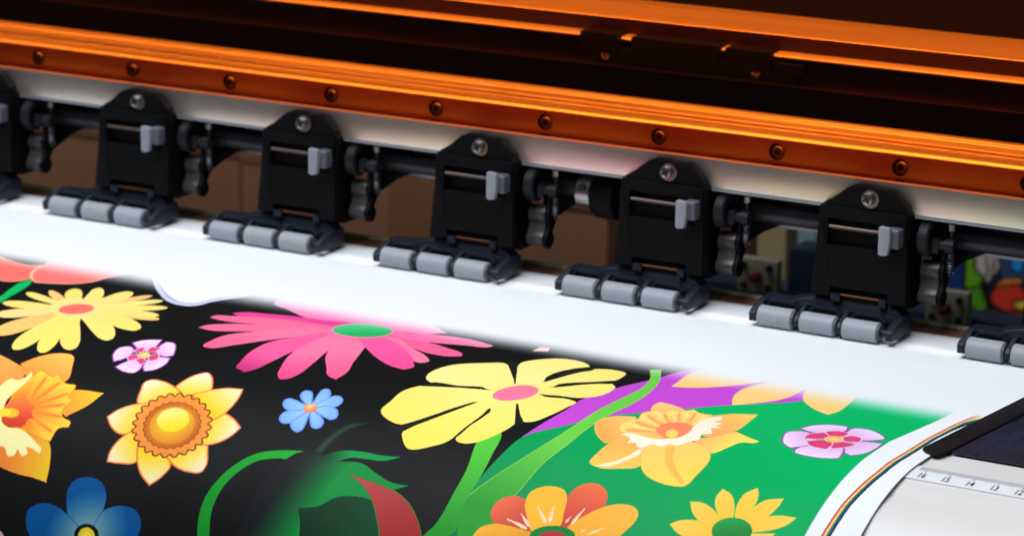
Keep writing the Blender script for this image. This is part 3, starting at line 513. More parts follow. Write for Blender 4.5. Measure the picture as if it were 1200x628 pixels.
([169.9,247.7,172.1,241.8,174,235.6,174.8,231.6,174.7,227.9,174.1,226.1,173.4,225.7,172.5,226.7,171.5,229.9,171,234,170.2,240.8,169.2,247.3],('l',(172.8,246.8),(173.8,225.7),'fa8228','ffd746'),0,'',0),
([169.9,247.8,174.6,242.6,179.2,237.2,181.6,233.7,183,230.3,183,228.5,182.4,228.1,180.9,228.7,178.6,231.4,176.4,235.1,172.9,241.3,169.2,247.2],('l',(172.8,246.8),(182.8,228.1),'fa8228','ffd746'),0,'',0),
([169.9,247.8,176.1,243.2,182.1,238.5,185.4,235.5,187.7,232.4,188,230.7,187.5,230.2,185.8,230.6,182.7,232.9,179.5,236.2,174.5,241.8,169.2,247.2],('l',(172.8,246.8),(187.9,230.3),'fa8228','ffd746'),0,'',0),
([169.8,247.8,176.5,245,183,242,186.8,240.1,189.4,237.9,190,236.6,189.5,236,187.8,236.1,184.4,237.4,180.8,239.5,175.1,243.4,169.3,247.2],('l',(172.8,246.8),(190,236.2),'fa8228','ffd746'),0,'',0),
([169.8,247.9,176.4,247,183.1,246.2,187,245.5,189.8,244.4,190.7,243.4,190.3,242.9,188.7,242.5,185.2,242.7,181.5,243.6,175.4,245.4,169.3,247.2],('l',(172.8,246.8),(190.7,243.1),'fa8228','ffd746'),0,'',0),
([169.6,247.9,178.7,249.4,187.7,250.9,193,251.5,197.3,251.6,198.9,251.2,198.8,250.6,196.9,249.8,192.3,248.8,187,248.3,178.3,247.7,169.4,247.2],('l',(172.8,246.8),(199.1,250.9),'fa8228','ffd746'),0,'',0),
([169.6,247.8,177.2,250.2,184.7,252.5,189.1,253.7,192.8,254.2,194.2,253.9,194.2,253.4,192.6,252.4,188.9,251.1,184.5,250,177,248.6,169.5,247.2],('l',(172.8,246.8),(194.4,253.7),'fa8228','ffd746'),0,'',0),
([169.4,247.8,176.4,252,183.1,256.1,187.2,258.4,190.7,259.9,192.3,260.1,192.5,259.7,191.3,258.5,188.1,256.3,184,254.1,176.9,250.7,169.6,247.2],('l',(172.8,246.8),(192.6,260),'fa8228','ffd746'),0,'',0),
([169.8,247.6,170.4,241.2,170.8,234.5,170.7,230.3,170.1,226.5,169.4,224.8,169,224.6,168.7,225.9,168.6,229.4,168.8,233.7,169.2,240.7,169.3,247.4],'fa8c32',0,'',0),
([169.8,247.7,173.3,241.9,176.6,236,178.3,232.2,179.2,228.7,179.2,227.1,178.8,226.8,177.9,227.8,176.3,230.9,174.7,234.7,172.2,241.2,169.3,247.4],'fa8c32',0,'',0),
([169.7,247.7,175.7,243.7,181.5,239.6,184.8,237,187.2,234.5,187.8,233.2,187.5,232.9,186,233.4,183.1,235.4,179.9,238.1,174.7,242.8,169.3,247.3],'fa8c32',0,'',0),
([169.7,247.7,176.3,245.7,182.8,243.7,186.6,242.4,189.5,240.9,190.4,240,190.1,239.7,188.6,239.7,185.3,240.6,181.5,242.1,175.5,244.7,169.4,247.3],'fa8c32',0,'',0),
([169.6,247.7,177.2,247.9,184.7,248.2,189.2,248.2,192.7,247.8,194,247.4,193.9,247.1,192.2,246.7,188.4,246.4,184,246.5,176.8,246.9,169.4,247.3],'fa8c32',0,'',0),
([169.5,247.7,176.8,250.8,183.9,253.8,188.1,255.4,191.7,256.5,193.1,256.7,193.2,256.4,191.8,255.5,188.3,253.9,184.1,252.3,176.9,249.9,169.6,247.3],'fa8c32',0,'',0),
([158.6,247.8,161.8,242.6,168.1,240.9,171.5,243.2,174.5,244.5,175.2,247.7,178.4,250.8,175.9,251.9,175.4,255.7,169.1,257.5,163.7,256.2],('l',(169.3,242.7),(171.6,255.5),'fa7d3c','dc3c28'),0,'',0),
([168.8,249.4,169.1,250.2,168.9,251,168.3,251.8,167.2,252.4,165.9,252.8,164.5,252.9,163,252.8,161.7,252.5,160.6,251.9,159.9,251.2,159.7,250.3,159.9,249.5,160.5,248.7,161.5,248.1,162.8,247.7,164.3,247.6,165.7,247.7,167.1,248,168.1,248.6],'ffbe28',0,'',0),
([137.5,237.1,148.6,236.8,149.4,232.4,151.6,230.1,155.6,230.5,158.4,227.7,159.1,223.3,161.3,225.6,161.1,233,159.3,238.7,158,244,159.6,249.5,162.6,255.8,167.4,257.8,174.7,257.6,181.5,259.9,186.3,262.5,192.2,266.5,191.9,268.8,186.3,266.8,183.4,266.5,185.9,269.4,183.3,271.5,179,268.5,178.8,271.6,175.8,272.9,170.9,268.8,158.7,272],('l',(149.4,232.4),(177.1,271.9),'ffeb9b','faf0aa'),0.4,'fab450',0),
([164.5,249.9,164.7,250.6,164.6,251.3,164.1,251.9,163.3,252.4,162.2,252.8,161,252.9,159.8,252.8,158.7,252.5,157.8,252,157.2,251.3,157,250.6,157.1,249.9,157.6,249.3,158.4,248.7,159.5,248.4,160.7,248.3,161.9,248.4,163,248.7,163.9,249.2],'ffdc3c',0,'',0),
([238.6,215.9,239.7,210.5,242.7,204.3,247.4,200.9,251.2,203.1,255.9,209,258.4,214,260.8,223.8,250.1,226.4],('l',(251.8,224),(248.5,201.3),'facd14','fcf0d8'),0.8,'f07846',0),
([226.4,231,222.9,223,221.4,216,223.2,214,229.1,213.3,238.6,215.9,245.5,219.9,245.4,231.3,237.2,233.2],('l',(239,229.7),(221.4,216),'facd14','fcf0d8'),0.8,'f07846',0),
([235.1,228.6,225.4,231.8,219.1,236.8,215.9,242.3,221.9,247.8,228.9,250.4,236.4,247.2,238.8,238.2],('l',(235.9,240.9),(215.9,242.3),'facd14','fcf0d8'),0.8,'f07846',0),
([234.4,245.2,229.1,253.6,228,260,229.3,265.8,235.6,265.4,244.5,263.1,246.2,256.4,240,248.1],('l',(242.3,251.9),(229.3,265.8),'facd14','fcf0d8'),0.8,'f07846',0),
([239.2,251.5,244,261.4,249.2,267.8,257.1,273,261,268.4,263.5,261.3,255.2,254.6,245.3,251.9],('l',(255.2,255.4),(257.1,273),'facd14','fcf0d8'),0.8,'f07846',0),
([273.9,244.3,278.9,251.3,281.3,257,280.7,260.9,272.4,262.5,264.8,261,258.1,257.1,262.3,246.7],('l',(265.4,249.6),(280.7,260.9),'facd14','fcf0d8'),0.8,'f07846',0),
([267.9,235.3,273.5,227,280,228.9,287.3,233.6,285.4,239.3,280.8,244.5,273.5,247.6,267.2,247.3,265.2,241.1],('l',(268.1,237),(287.3,233.6),'facd14','fcf0d8'),0.8,'f07846',0),
([249.9,218.8,257.4,213.6,264.4,210.1,273.1,208.9,275.1,216.1,274.6,226.3,271.1,233.1,263.6,230.8],('l',(262.3,226.8),(273.1,208.9),'facd14','fcf0d8'),0.8,'f07846',0),
([266.8,230.6,268.3,230.8,269.5,231.3,270.3,231.9,270.6,232.9,270.3,233.9,269.8,235,271.2,235.5,272.3,236.2,272.8,237,272.8,237.8,272.3,238.7,271.4,239.5,272.6,240.3,273.5,241.2,273.8,242,273.6,242.8,272.7,243.4,271.6,244,272.5,245,273.2,245.9,273.2,246.7,272.7,247.4,271.7,247.8,270.3,248,271,249.1,271.3,250.1,271.1,250.9,270.3,251.4,269.2,251.6,267.8,251.5,268.1,252.6,268,253.6,267.6,254.3,266.7,254.6,265.5,254.5,264.1,254.1,264,255.3,263.7,256.2,263,256.7,262,256.8,260.9,256.4,259.7,255.8,259.2,256.9,258.5,257.6,257.7,258,256.7,257.9,255.7,257.3,254.7,256.5,253.9,257.4,253,258,252.1,258.1,251.2,257.8,250.3,257,249.6,256,248.6,256.7,247.5,257.1,246.5,257.1,245.7,256.5,245.1,255.6,244.7,254.5,243.4,254.9,242.3,255.1,241.3,254.8,240.6,254.2,240.3,253.2,240.3,252,238.9,252.2,237.7,252,236.8,251.6,236.4,250.8,236.3,249.8,236.6,248.7,235.2,248.5,234,248.1,233.3,247.5,233,246.6,233.3,245.7,233.9,244.6,232.6,244.1,231.5,243.5,230.9,242.7,230.9,241.9,231.5,241,232.3,240.2,231.1,239.4,230.2,238.5,229.8,237.6,230,236.8,230.8,236.1,232,235.6,230.9,234.5,230.2,233.5,230,232.5,230.5,231.8,231.5,231.4,232.9,231.1,232.1,229.8,231.6,228.7,231.7,227.8,232.3,227.2,233.5,227,234.9,227.1,234.4,225.8,234.3,224.6,234.6,223.7,235.4,223.4,236.7,223.5,238.2,224,238,222.6,238.2,221.4,238.7,220.8,239.7,220.7,241,221.1,242.4,221.9,242.6,220.6,243,219.6,243.8,219.2,244.8,219.4,246,220.1,247.3,221.2,247.8,220.1,248.6,219.3,249.5,219.1,250.5,219.5,251.6,220.5,252.6,221.8,253.5,221,254.5,220.5,255.5,220.6,256.4,221.2,257.2,222.3,257.9,223.7,259,223.2,260.2,223.1,261.2,223.4,262,224.2,262.5,225.4,262.8,226.7,264.1,226.6,265.3,226.8,266.3,227.3,266.8,228.2,267,229.4],('r',(252,239.9),(270.6,235.8),'eb8228','f5963c'),0.8,'8c3c1e',0),
([263.2,232.9,264.1,233.2,264.8,233.6,265.3,234.2,265.6,234.8,265.6,235.5,265.4,236.2,266.2,236.7,266.8,237.2,267.2,237.8,267.2,238.4,267,239,266.7,239.6,267.3,240.2,267.7,240.8,267.9,241.4,267.8,242,267.4,242.5,266.8,243,267.2,243.7,267.5,244.3,267.5,244.9,267.2,245.4,266.6,245.8,265.9,246.1,266.1,246.8,266.2,247.5,266,248,265.5,248.4,264.8,248.6,264,248.7,264,249.4,263.8,250,263.5,250.5,262.9,250.8,262.1,250.8,261.3,250.8,261.1,251.4,260.7,251.9,260.2,252.3,259.5,252.4,258.8,252.3,258,252,257.5,252.6,257,253,256.4,253.2,255.7,253.2,254.9,252.9,254.2,252.5,253.6,253,253,253.2,252.3,253.3,251.6,253.1,251,252.7,250.4,252.2,249.6,252.5,248.9,252.6,248.2,252.5,247.6,252.2,247.1,251.6,246.7,251,245.8,251.1,245.1,251.1,244.4,250.8,243.9,250.4,243.5,249.8,243.3,249.1,242.4,249,241.7,248.8,241.1,248.4,240.7,247.9,240.5,247.2,240.5,246.5,239.7,246.3,239,245.9,238.5,245.4,238.2,244.8,238.3,244.1,238.4,243.5,237.7,243,237.1,242.5,236.7,241.9,236.6,241.3,236.9,240.7,237.2,240.1,236.6,239.5,236.1,238.9,235.9,238.2,236,237.6,236.4,237.1,237,236.6,236.5,235.9,236.2,235.2,236.1,234.6,236.4,234,237,233.6,237.7,233.3,237.4,232.5,237.2,231.8,237.4,231.2,237.8,230.7,238.5,230.5,239.3,230.4,239.2,229.6,239.3,228.9,239.6,228.3,240.1,228,240.9,228,241.8,228.1,241.9,227.3,242.1,226.7,242.6,226.3,243.3,226.1,244.1,226.3,244.9,226.6,245.3,225.9,245.7,225.4,246.3,225.2,247,225.2,247.8,225.5,248.6,226,249.2,225.5,249.8,225.2,250.5,225.1,251.2,225.4,251.9,225.8,252.6,226.5,253.3,226.2,254,226,254.7,226.1,255.4,226.5,256,227.1,256.6,227.9,257.4,227.8,258.1,227.8,258.8,228.1,259.4,228.6,259.9,229.3,260.2,230.1,261,230.2,261.8,230.4,262.5,230.9,262.9,231.4,263.1,232.2],('r',(251.9,238.8),(266.4,236.7),'fabe1e','c8641e'),0.5,'a04b1c',0),
([261.2,234.2,263.3,237.5,264.2,240.9,263.8,244.1,262.3,246.8,259.7,248.9,256.4,250.1,252.7,250.3,248.9,249.5,245.5,247.8,242.6,245.3,240.7,242.2,239.7,238.8,239.9,235.5,241.3,232.5,243.6,230.2,246.8,228.9,250.6,228.6,254.5,229.6,258.1,231.5],('r',(251.1,237.6),(264.1,237.2),'ffdc1e','e68c28'),0,'',0),
([257.7,233.2,258.9,235.3,259.3,237.5,258.8,239.7,257.4,241.4,255.5,242.8,253,243.5,250.4,243.5,247.8,243,245.4,241.7,243.6,240,242.4,238,242.1,235.7,242.5,233.6,243.7,231.7,245.6,230.2,248,229.5,250.7,229.4,253.4,230.1,255.8,231.4],('l',(247.2,230.9),(254.3,242.6),'ffeb87','ffdc19'),0,'',0),
([192.2,186.7,195.4,181.6,204.2,176.9,206.3,183.5,207.1,189.4,205,192.4,200.2,191.8],('l',(198.7,180.9),(206.7,195.9),'fae1fa','e09ae0'),0.7,'9637a0',0),
([207.4,185.3,207.2,178.6,211.7,178.4,217.8,185,221.2,191.8,218.2,194.1,211.5,193.1],('l',(217,181.9),(206.7,195.9),'fae1fa','e09ae0'),0.7,'9637a0',0),
([221.1,193.9,222.8,199.9,220.6,206.6,215.8,209.5,212.4,205.8,211,200.1,213.6,195.4],('l',(221.8,204.6),(206.7,195.9),'fae1fa','e09ae0'),0.7,'9637a0',0),
([209.5,201.5,213.2,208,212.2,211.6,206,212.5,198.8,210,200.8,205,203.4,201.4],('l',(205.8,212.4),(206.7,195.9),'fae1fa','e09ae0'),0.7,'9637a0',0),
([195.6,206.5,190.9,200.4,189.9,193,193.8,190,198.6,192.3,200.5,197.4,199.4,202.7],('l',(190.2,198.5),(206.7,195.9),'fae1fa','e09ae0'),0.7,'9637a0',0),
([199.2,195.1,199.6,189.9,202.4,188,204.4,194.1],'e1467d',0.4,'ffe6eb',0),
([205.1,192.8,204.1,187,210.2,185.6,209.9,192.3],'e1467d',0.4,'ffe6eb',0),
([209,195.5,212.3,191.4,215.7,197.7,212.7,200.8],'e1467d',0.4,'ffe6eb',0),
([204.7,201.2,207.5,197.9,212.5,200.5,210.5,205.1],'e1467d',0.4,'ffe6eb',0),
([199,200.1,202,195.2,206.1,199,202.8,203.7],'e1467d',0.4,'ffe6eb',0),
([209.6,194.9,210,195.9,210.2,196.8,210,197.6,209.4,198.2,208.6,198.6,207.7,198.8,206.6,198.7,205.5,198.2,204.6,197.6,203.8,196.8,203.3,195.9,203.2,195,203.4,194.1,203.9,193.5,204.7,193,205.6,192.9,206.7,193,207.8,193.4,208.8,194.1],('r',(206.7,195.9),(209.6,194.9),'fff0a0','faaa46'),0.4,'ffe6dc',0),
([527.8,146.2,531.5,138.4,539.2,133,545.7,132,547.5,138.5,545.7,144,542.3,147.7,534.7,149.4],('l',(535,135),(547.8,153.4),'fae1fa','e09ae0'),0.7,'9637a0',0),
([548.3,143.2,548.7,132.5,554.8,131.1,562.1,134.6,566.8,140.7,564.5,144.1,557.6,149.3,550.8,150.6],('l',(561.2,134.5),(547.8,153.4),'fae1fa','e09ae0'),0.7,'9637a0',0),
([554.9,162.5,557.9,149.5,568.8,146.6,569,158.1,567.6,166.2,563.4,171.6,559.6,169.4],('l',(570.6,164.3),(547.8,153.4),'fae1fa','e09ae0'),0.7,'9637a0',0),
([540,178.9,539.9,169.7,542.8,163.3,550.6,162,555.3,161.9,559.8,170.3,560.3,176.6,554.3,179.7,545.7,180.5],('l',(550.6,179.6),(547.8,153.4),'fae1fa','e09ae0'),0.7,'9637a0',0),
([531.6,171.6,527.3,163.2,525.8,153.6,529.2,150,536.1,150.3,540.7,154.9,543.5,164.9,540.6,171.3,536.5,175.1],('l',(528.1,166.2),(547.8,153.4),'fae1fa','e09ae0'),0.7,'9637a0',0),
([535.6,159.8,535.3,151.4,539.8,145.8,544.7,149.9,543.4,156],'e1467d',0.4,'ffe6eb',0),
([539.3,144.7,544,140.7,550.4,141,549.3,148.1,544.6,151],'e1467d',0.4,'ffe6eb',0),
([549.7,149,551.6,144.3,557.4,144.2,558.8,151.1,552.9,154.1],'e1467d',0.4,'ffe6eb',0),
([548.7,160.5,553.3,154.1,559.9,155.3,556.9,162.3,552.7,167.3],'e1467d',0.4,'ffe6eb',0),
([538.5,163.1,543.6,157.1,549.5,158.7,551.6,169.3,544,168.9],'e1467d',0.4,'ffe6eb',0),
([551.4,151.2,551.8,152.8,551.9,154.4,551.6,156,550.9,157.2,549.9,158.1,548.7,158.6,547.5,158.5,546.2,158,545.1,157,544.3,155.6,543.8,154,543.7,152.4,544,150.8,544.7,149.5,545.7,148.6,546.9,148.2,548.2,148.3,549.5,148.8,550.6,149.8],('r',(547.8,153.4),(551.4,151.2),'fff0a0','faaa46'),0.4,'ffe6dc',0),
([313.6,213.1,311.3,208.8,308.8,204.3,306.9,201.9,304.6,200.8,303,201.2,302.2,202.2,301.9,204.1,302.9,206.7,304.9,208.8,308.8,211.5,312.5,214.2],('l',(313.1,213.6),(302.5,201.6),'9bcdfa','82afff'),0.8,'6e96f0',0),
([313.9,214.2,315.6,210.4,317.1,206.6,317.4,203.7,316.2,200.4,314.4,198,312.9,196.9,311,196.7,309.9,198.5,310.1,201.7,311.3,207.6,312.2,213],('l',(313.1,213.6),(313.6,197.3),'9bcdfa','82afff'),0.8,'6e96f0',0),
([313.8,214.5,318.3,212.5,322.7,210.5,324.9,208.7,325.5,205.9,324.6,203.3,323.3,201.8,321.1,200.6,318.5,201.1,316.8,203.5,314.6,208.2,312.3,212.7],('l',(313.1,213.6),(324.1,202.4),'9bcdfa','82afff'),0.8,'6e96f0',0),
([313.6,214.8,319,216.6,324.4,218.3,327.3,218.7,329,217.4,329.1,215.3,328.3,213.5,326.4,211.2,323.4,209.6,320.6,209.6,316.6,211.1,312.6,212.5],('l',(313.1,213.6),(328.9,214.4),'9bcdfa','82afff'),0.8,'6e96f0',0),
([312.6,214.3,315.6,218.9,318.5,223.2,320.5,225.4,322.8,226.2,324.5,225.6,325.3,224.5,325.5,222.6,324.4,220.1,322.2,218.1,317.9,215.5,313.5,212.9],('l',(313.1,213.6),(325,225.2),'9bcdfa','82afff'),0.8,'6e96f0',0),
([311.9,213,310.6,217.4,309.2,221.6,308.9,224.3,310.2,227.3,312.3,229.2,313.9,230,316,230.1,317.5,228.4,317.4,225.6,315.9,220,314.2,214.2],('l',(313.1,213.6),(313.1,229.8),'9bcdfa','82afff'),0.8,'6e96f0',0),
([312.2,212.7,308.1,215.1,304,217.5,302,219.5,301.6,222.3,302.5,224.6,303.8,225.9,305.9,226.7,308.5,226.1,310.2,223.9,312.1,219.3,313.9,214.5],('l',(313.1,213.6),(303,225.3),'9bcdfa','82afff'),0.8,'6e96f0',0),
([312.6,212.5,307.3,211.1,302,209.6,299.1,209.4,297.5,210.9,297.6,213,298.4,214.7,300.3,216.7,303.2,218,305.8,217.7,309.7,216.2,313.6,214.7],('l',(313.1,213.6),(297.9,213.8),'9bcdfa','82afff'),0.8,'6e96f0',0),
([316.2,212.3,316.6,213.2,316.7,214.2,316.5,215.2,315.9,215.9,315,216.5,314,216.7,312.8,216.7,311.7,216.4,310.7,215.8,310,214.9,309.5,214,309.4,213,309.6,212,310.2,211.2,311.1,210.7,312.1,210.4,313.2,210.4,314.4,210.8,315.4,211.4],('r',(312.5,212.7),(316.7,212.6),'ffe18c','fa6e46'),0,'',0),
([221.9,296.7,217.3,288.4,215.5,281.7,217.1,277.5,222.9,274.8,231.3,275.6,237.3,281.6,238.8,289.1,239.5,296.5,235.3,304.6,227,303.2],('r',(234.2,301.6),(225.5,280.7),'8cb0a8','084f8c'),0.3,'0f3c82',0),
([221.6,294.5,211.6,291,202.9,291.8,198.2,295.7,199.2,301.6,203.4,307.2,212.1,311.8,222.7,311.3,235.8,306,228.8,298.4],('r',(234.2,301.6),(225.5,280.7),'8cb0a8','084f8c'),0.3,'0f3c82',0),
([238.3,289.2,246.2,284.9,255.1,285.3,260.9,291,261.4,296.6,258.6,303.3,247.9,307.5,235.8,306,236.5,295.5],('r',(234.2,301.6),(225.5,280.7),'8cb0a8','084f8c'),0.3,'0f3c82',0),
([234.8,303.3,219.3,312,218.3,320.8,226.5,325.1,236.3,321.8,237.6,311.5],('r',(234.2,301.6),(225.5,280.7),'8cb0a8','084f8c'),0,'',0),
([234.8,303.3,254.2,305.6,260.1,313.1,255.1,319.8,243,320.6,237.6,311.5],('r',(234.2,301.6),(225.5,280.7),'8cb0a8','084f8c'),0,'',0),
([240.8,300.4,241.1,302.1,240.7,303.7,239.6,305.1,238,306.2,236.1,306.9,233.9,307,231.8,306.6,230,305.7,228.5,304.4,227.6,302.8,227.3,301.1,227.7,299.5,228.8,298,230.3,297,232.2,296.3,234.4,296.2,236.5,296.6,238.4,297.5,239.9,298.8],'14191e',0,'',0),
([238.8,301.1,239,302.3,238.8,303.5,238.1,304.5,237,305.3,235.7,305.7,234.3,305.8,232.8,305.5,231.5,304.8,230.5,303.9,229.9,302.7,229.7,301.5,229.9,300.3,230.6,299.2,231.6,298.4,232.9,298,234.3,297.9,235.8,298.3,237.1,298.9,238.1,299.9],('r',(234.3,301.9),(239,301),'fae646','e6be1e'),0,'',0),
([190,311.4,190.2,313,189.7,314.6,188.5,316,186.9,317,185,317.6,182.9,317.7,180.8,317.4,179,316.5,177.7,315.3,176.9,313.8,176.7,312.2,177.2,310.6,178.2,309.2,179.8,308.2,181.8,307.6,183.9,307.4,185.9,307.8,187.8,308.7,189.2,309.9],'d2919b',0.4,'f0bec8',0),
([430.9,256.2,428.4,252.5,428.6,246.9,432.1,242.8,437,241.7,441.4,242.7,447.2,250.2,451.7,257.5,441.5,258,434.4,257.9],('l',(429.4,245.4),(446.4,257),'f56e46','cd463c'),0,'',0),
([462.6,253.5,460.1,243,459.2,237.8,460.2,231.9,463.6,227.9,469.2,226.7,474.3,229.4,477.3,234.4,477.7,239,473,244.5,468.2,250.7,465.3,254.6],('l',(467.6,228.1),(464.7,253.1),'f56e46','cd463c'),0,'',0),
([425.2,265.4,426.5,261.1,431.3,257.9,441.1,257.3,452.3,258.2,454.1,269.6,429,274.6],('l',(431.3,257.9),(443.7,268.6),'ffb437','f0a02d'),0,'',0),
([441.8,244.4,441.5,238.1,445.1,234.3,450.5,232.7,455.5,233.4,459.3,237.7,461.2,244.5,462.4,253.2,458,255.3,451.8,257.9,446.5,252],('l',(447.8,233.4),(456.6,255.6),'ffb932','ffb932'),0,'',0),
([466.2,253.2,471.6,244.8,477.8,238.5,485.4,235.1,490.8,235.4,494.4,238.7,494.6,243.9,491.7,250.9,489.9,259,473.3,262.5],('l',(485.4,235.1),(473.9,256.8),'ffb946','faaf2d'),0,'',0),
([471.6,255.9,471.7,257.5,470.9,259.1,469.1,260.7,466.6,261.9,463.5,262.8,460.3,263.2,457.1,263.2,454.4,262.6,452.4,261.5,451.3,260.2,451.1,258.5,452,256.9,453.8,255.3,456.3,254,459.3,253.1,462.5,252.6,465.7,252.7,468.4,253.4,470.4,254.4],'008237',0,'',0),
([468.5,257.6,468.6,258.6,468.1,259.7,466.9,260.7,465.2,261.6,463.2,262.2,461.1,262.4,459.1,262.4,457.3,262,456,261.3,455.2,260.4,455.1,259.3,455.7,258.2,456.8,257.2,458.5,256.3,460.5,255.7,462.6,255.4,464.6,255.5,466.4,255.9,467.8,256.6],'be2d37',0,'',0),
([448.2,244.8,450.2,247.4,452.2,249.9,454.1,251.7,455.6,252.5,455.9,252.2,455.2,250.7,453.3,248.8,450.8,246.8,448.2,244.7],'fadcb4',0,'',0),
([455.3,243,455.5,245.7,455.6,248.4,456.2,250.6,457.1,252,457.5,252,457.8,250.7,457.5,248.5,456.4,245.8,455.4,243],'fadcb4',0,'',0),
([441.9,249.6,443.9,251.8,445.8,253.9,447.6,255.4,449,255.9,449.2,255.6,448.5,254.3,446.7,252.7,444.3,251.2,441.9,249.6],'fadcb4',0,'',0),
([437.2,253.9,440.6,255.2,444,256.5,446.9,257.3,448.6,257.2,448.6,256.8,446.9,255.8,444.1,254.9,440.7,254.4,437.2,253.8],'fadcb4',0,'',0),
([469.6,241,468.7,243.9,467.7,246.7,467.1,249.2,467.3,250.9,467.5,251.1,468.4,249.8,469,247.4,469.4,244.3,469.7,241.1],'fadcb4',0,'',0),
([465.6,246.4,465,247.5,464.5,248.5,464.2,249.6,464.4,250.3,464.5,250.4,465,250,465.4,249,465.5,247.7,465.6,246.4],'fadcb4',0,'',0),
([483.8,248.4,481.5,249.8,479.2,251.3,477.5,252.7,476.7,253.8,476.9,254,478.2,253.5,480,252.2,481.9,250.3,483.8,248.4],'fadcb4',0,'',0),
([475.2,251.2,474.5,251.9,473.8,252.5,473.3,253.2,473.3,253.8,473.4,253.9,473.9,253.7,474.4,253.1,474.8,252.1,475.3,251.2],'fadcb4',0,'',0),
([510.1,240.8,513.5,238,520.1,236.2,530.1,237.7,531.1,246.1,522.6,246.5,515,244.4],('l',(510.1,240.8),(537.7,236.7),'ffd25a','ffc332'),0.35,'dcd24b',0),
([513.5,226.6,518.9,226,525.5,228.7,532,234.4,530.1,237.7,523.9,237.2,517.2,232.5],('l',(513.5,226.6),(537.7,236.7),'ffd25a','ffc332'),0.35,'dcd24b',0),
([523.9,215.7,528.6,217.8,532.9,223.3,536.1,231.7,532.2,234.1,527.1,229.2,523.9,223.8,523.2,219.3],('l',(523.9,215.7),(537.7,236.7),'ffd25a','ffc332'),0.35,'dcd24b',0),
([538.2,211.1,540.7,215.5,541.9,223.7,540.6,231.4,536.6,232,534.4,224.7,534.5,216.2],('l',(538.2,211.1),(537.7,236.7),'ffd25a','ffc332'),0.35,'dcd24b',0),
([552.1,214.8,552.1,220,549.6,227.9,544.8,233.4,541.4,231.7,541.6,224.6,544.7,218.2],('l',(552.1,214.8),(537.7,236.7),'ffd25a','ffc332'),0.35,'dcd24b',0),
([562.3,224.7,560.2,229.6,555.4,233.7,547.1,237.3,544.9,233.8,547.9,228.4,555,225.2],('l',(562.3,224.7),(537.7,236.7),'ffd25a','ffc332'),0.35,'dcd24b',0),
([546.6,237.7,557.4,235.3,555.9,238,553.2,241.1,548.5,242.2],('l',(546.6,237.7),(537.7,236.7),'ffd25a','ffc332'),0.35,'dcd24b',0),
([546.8,236.2,547.2,238.4,546.8,240.5,545.5,242.4,543.5,243.9,541,244.8,538.3,245.1,535.5,244.7,533,243.7,531,242.2,529.7,240.2,529.3,238,529.7,235.9,530.9,233.9,532.8,232.3,535.3,231.3,538.1,231,540.9,231.4,543.4,232.5,545.4,234.2],('l',(535.4,231.5),(539.5,241.1),'1ea046','148232'),0,'',0),
([130.8,85.6,141.2,97.6,152,108.5,166.6,119.4,173.8,121.3,179.3,120.2,182.4,116.3,184.1,108.4,187.9,100.2,194.2,90.3,175.6,55.3,127,32.6,103.9,47.2],'ced2f0',0,'',0.3),
([132.3,84.7,139.6,92.4,150.5,103.4,165.1,114.5,171.5,116.9,177,115.8,180.1,111.9,181.8,104,185.6,95.7,191.9,85.8,176.2,54.9,127.6,32.2,105.4,46.2],'9696be',0,'',0.25),
([132.9,84.3,139.3,91,150.2,102,164.9,113.1,170.9,115.7,176.4,114.6,179.5,110.7,181.2,102.8,185,94.5,191.3,84.5,176.4,54.8,127.8,32.1,106,45.9],'f5f8ff',0,'',0.25)]

BAN=[([-18.6,663.7,23.8,669.4,25.0,631.9,23.6,603.3,-15.5,597.4],'1e3c78',0,'',0),([23.7,670.5,36.9,672.3,40.4,650.6,34.1,633.3,42.8,606.2,24.8,603.5,24.5,631.9],'6eb41e',2,'0a0a0a',0),([30.4,667.9,50.1,670.6,52.0,659.2,45.3,648.9,44.0,630.0,38.1,650.3,33.0,654.3],'c8beb4',2,'141414',0),([39.5,669.2,42.5,657.9,39.9,643.5,40.8,657.7],'1e1e1e',0,'',0),([45.4,670.0,47.1,660.9,44.7,651.2,45.2,660.6],'1e1e1e',0,'',0),([50.0,672.9,67.5,675.3,71.2,654.9,62.1,649.0,52.3,652.3],'325078',1.5,'0f0f0f',0),([57.6,665.8,62.1,669.4,67.0,667.1,68.3,661.5,64.0,656.7,59.1,659.0],'2396e6',1.5,'0a1e32',0),([47.8,647.0,64.3,651.6,71.9,643.4,70.3,629.1,51.2,628.7,43.7,634.6],'dc3c28',2,'140a0a',0),([45.6,644.3,52.3,652.3,68.9,654.6,69.2,650.0,55.0,646.8],'f0963c',1.5,'1e0f0a',0),([25.2,641.4,40.7,645.9,46.1,635.0,39.4,624.6,26.3,621.5,29.3,632.6],'5aa01e',1.5,'0a0f0a',0),([19.9,626.5,31.9,629.4,35.8,624.1,30.8,604.4,19.9,602.8],'c82d28',2,'0a0a0a',0),([33.4,623.7,41.6,628.5,52.5,627.7,54.1,619.7,50.0,607.3,33.2,604.8],'e6d21e',2,'0a0a0a',0),([52.6,626.5,74.9,632.1,80.8,611.9,52.4,607.7],'b43c28',2,'0a0a0a',0),([60.4,637.0,74.4,641.4,74.8,634.4,65.5,630.8],'f0d23c',1.5,'0a0a0a',0),([35.9,646.4,40.6,648.3,48.9,628.3,44.1,626.5],'0a0a0a',0,'',0)]
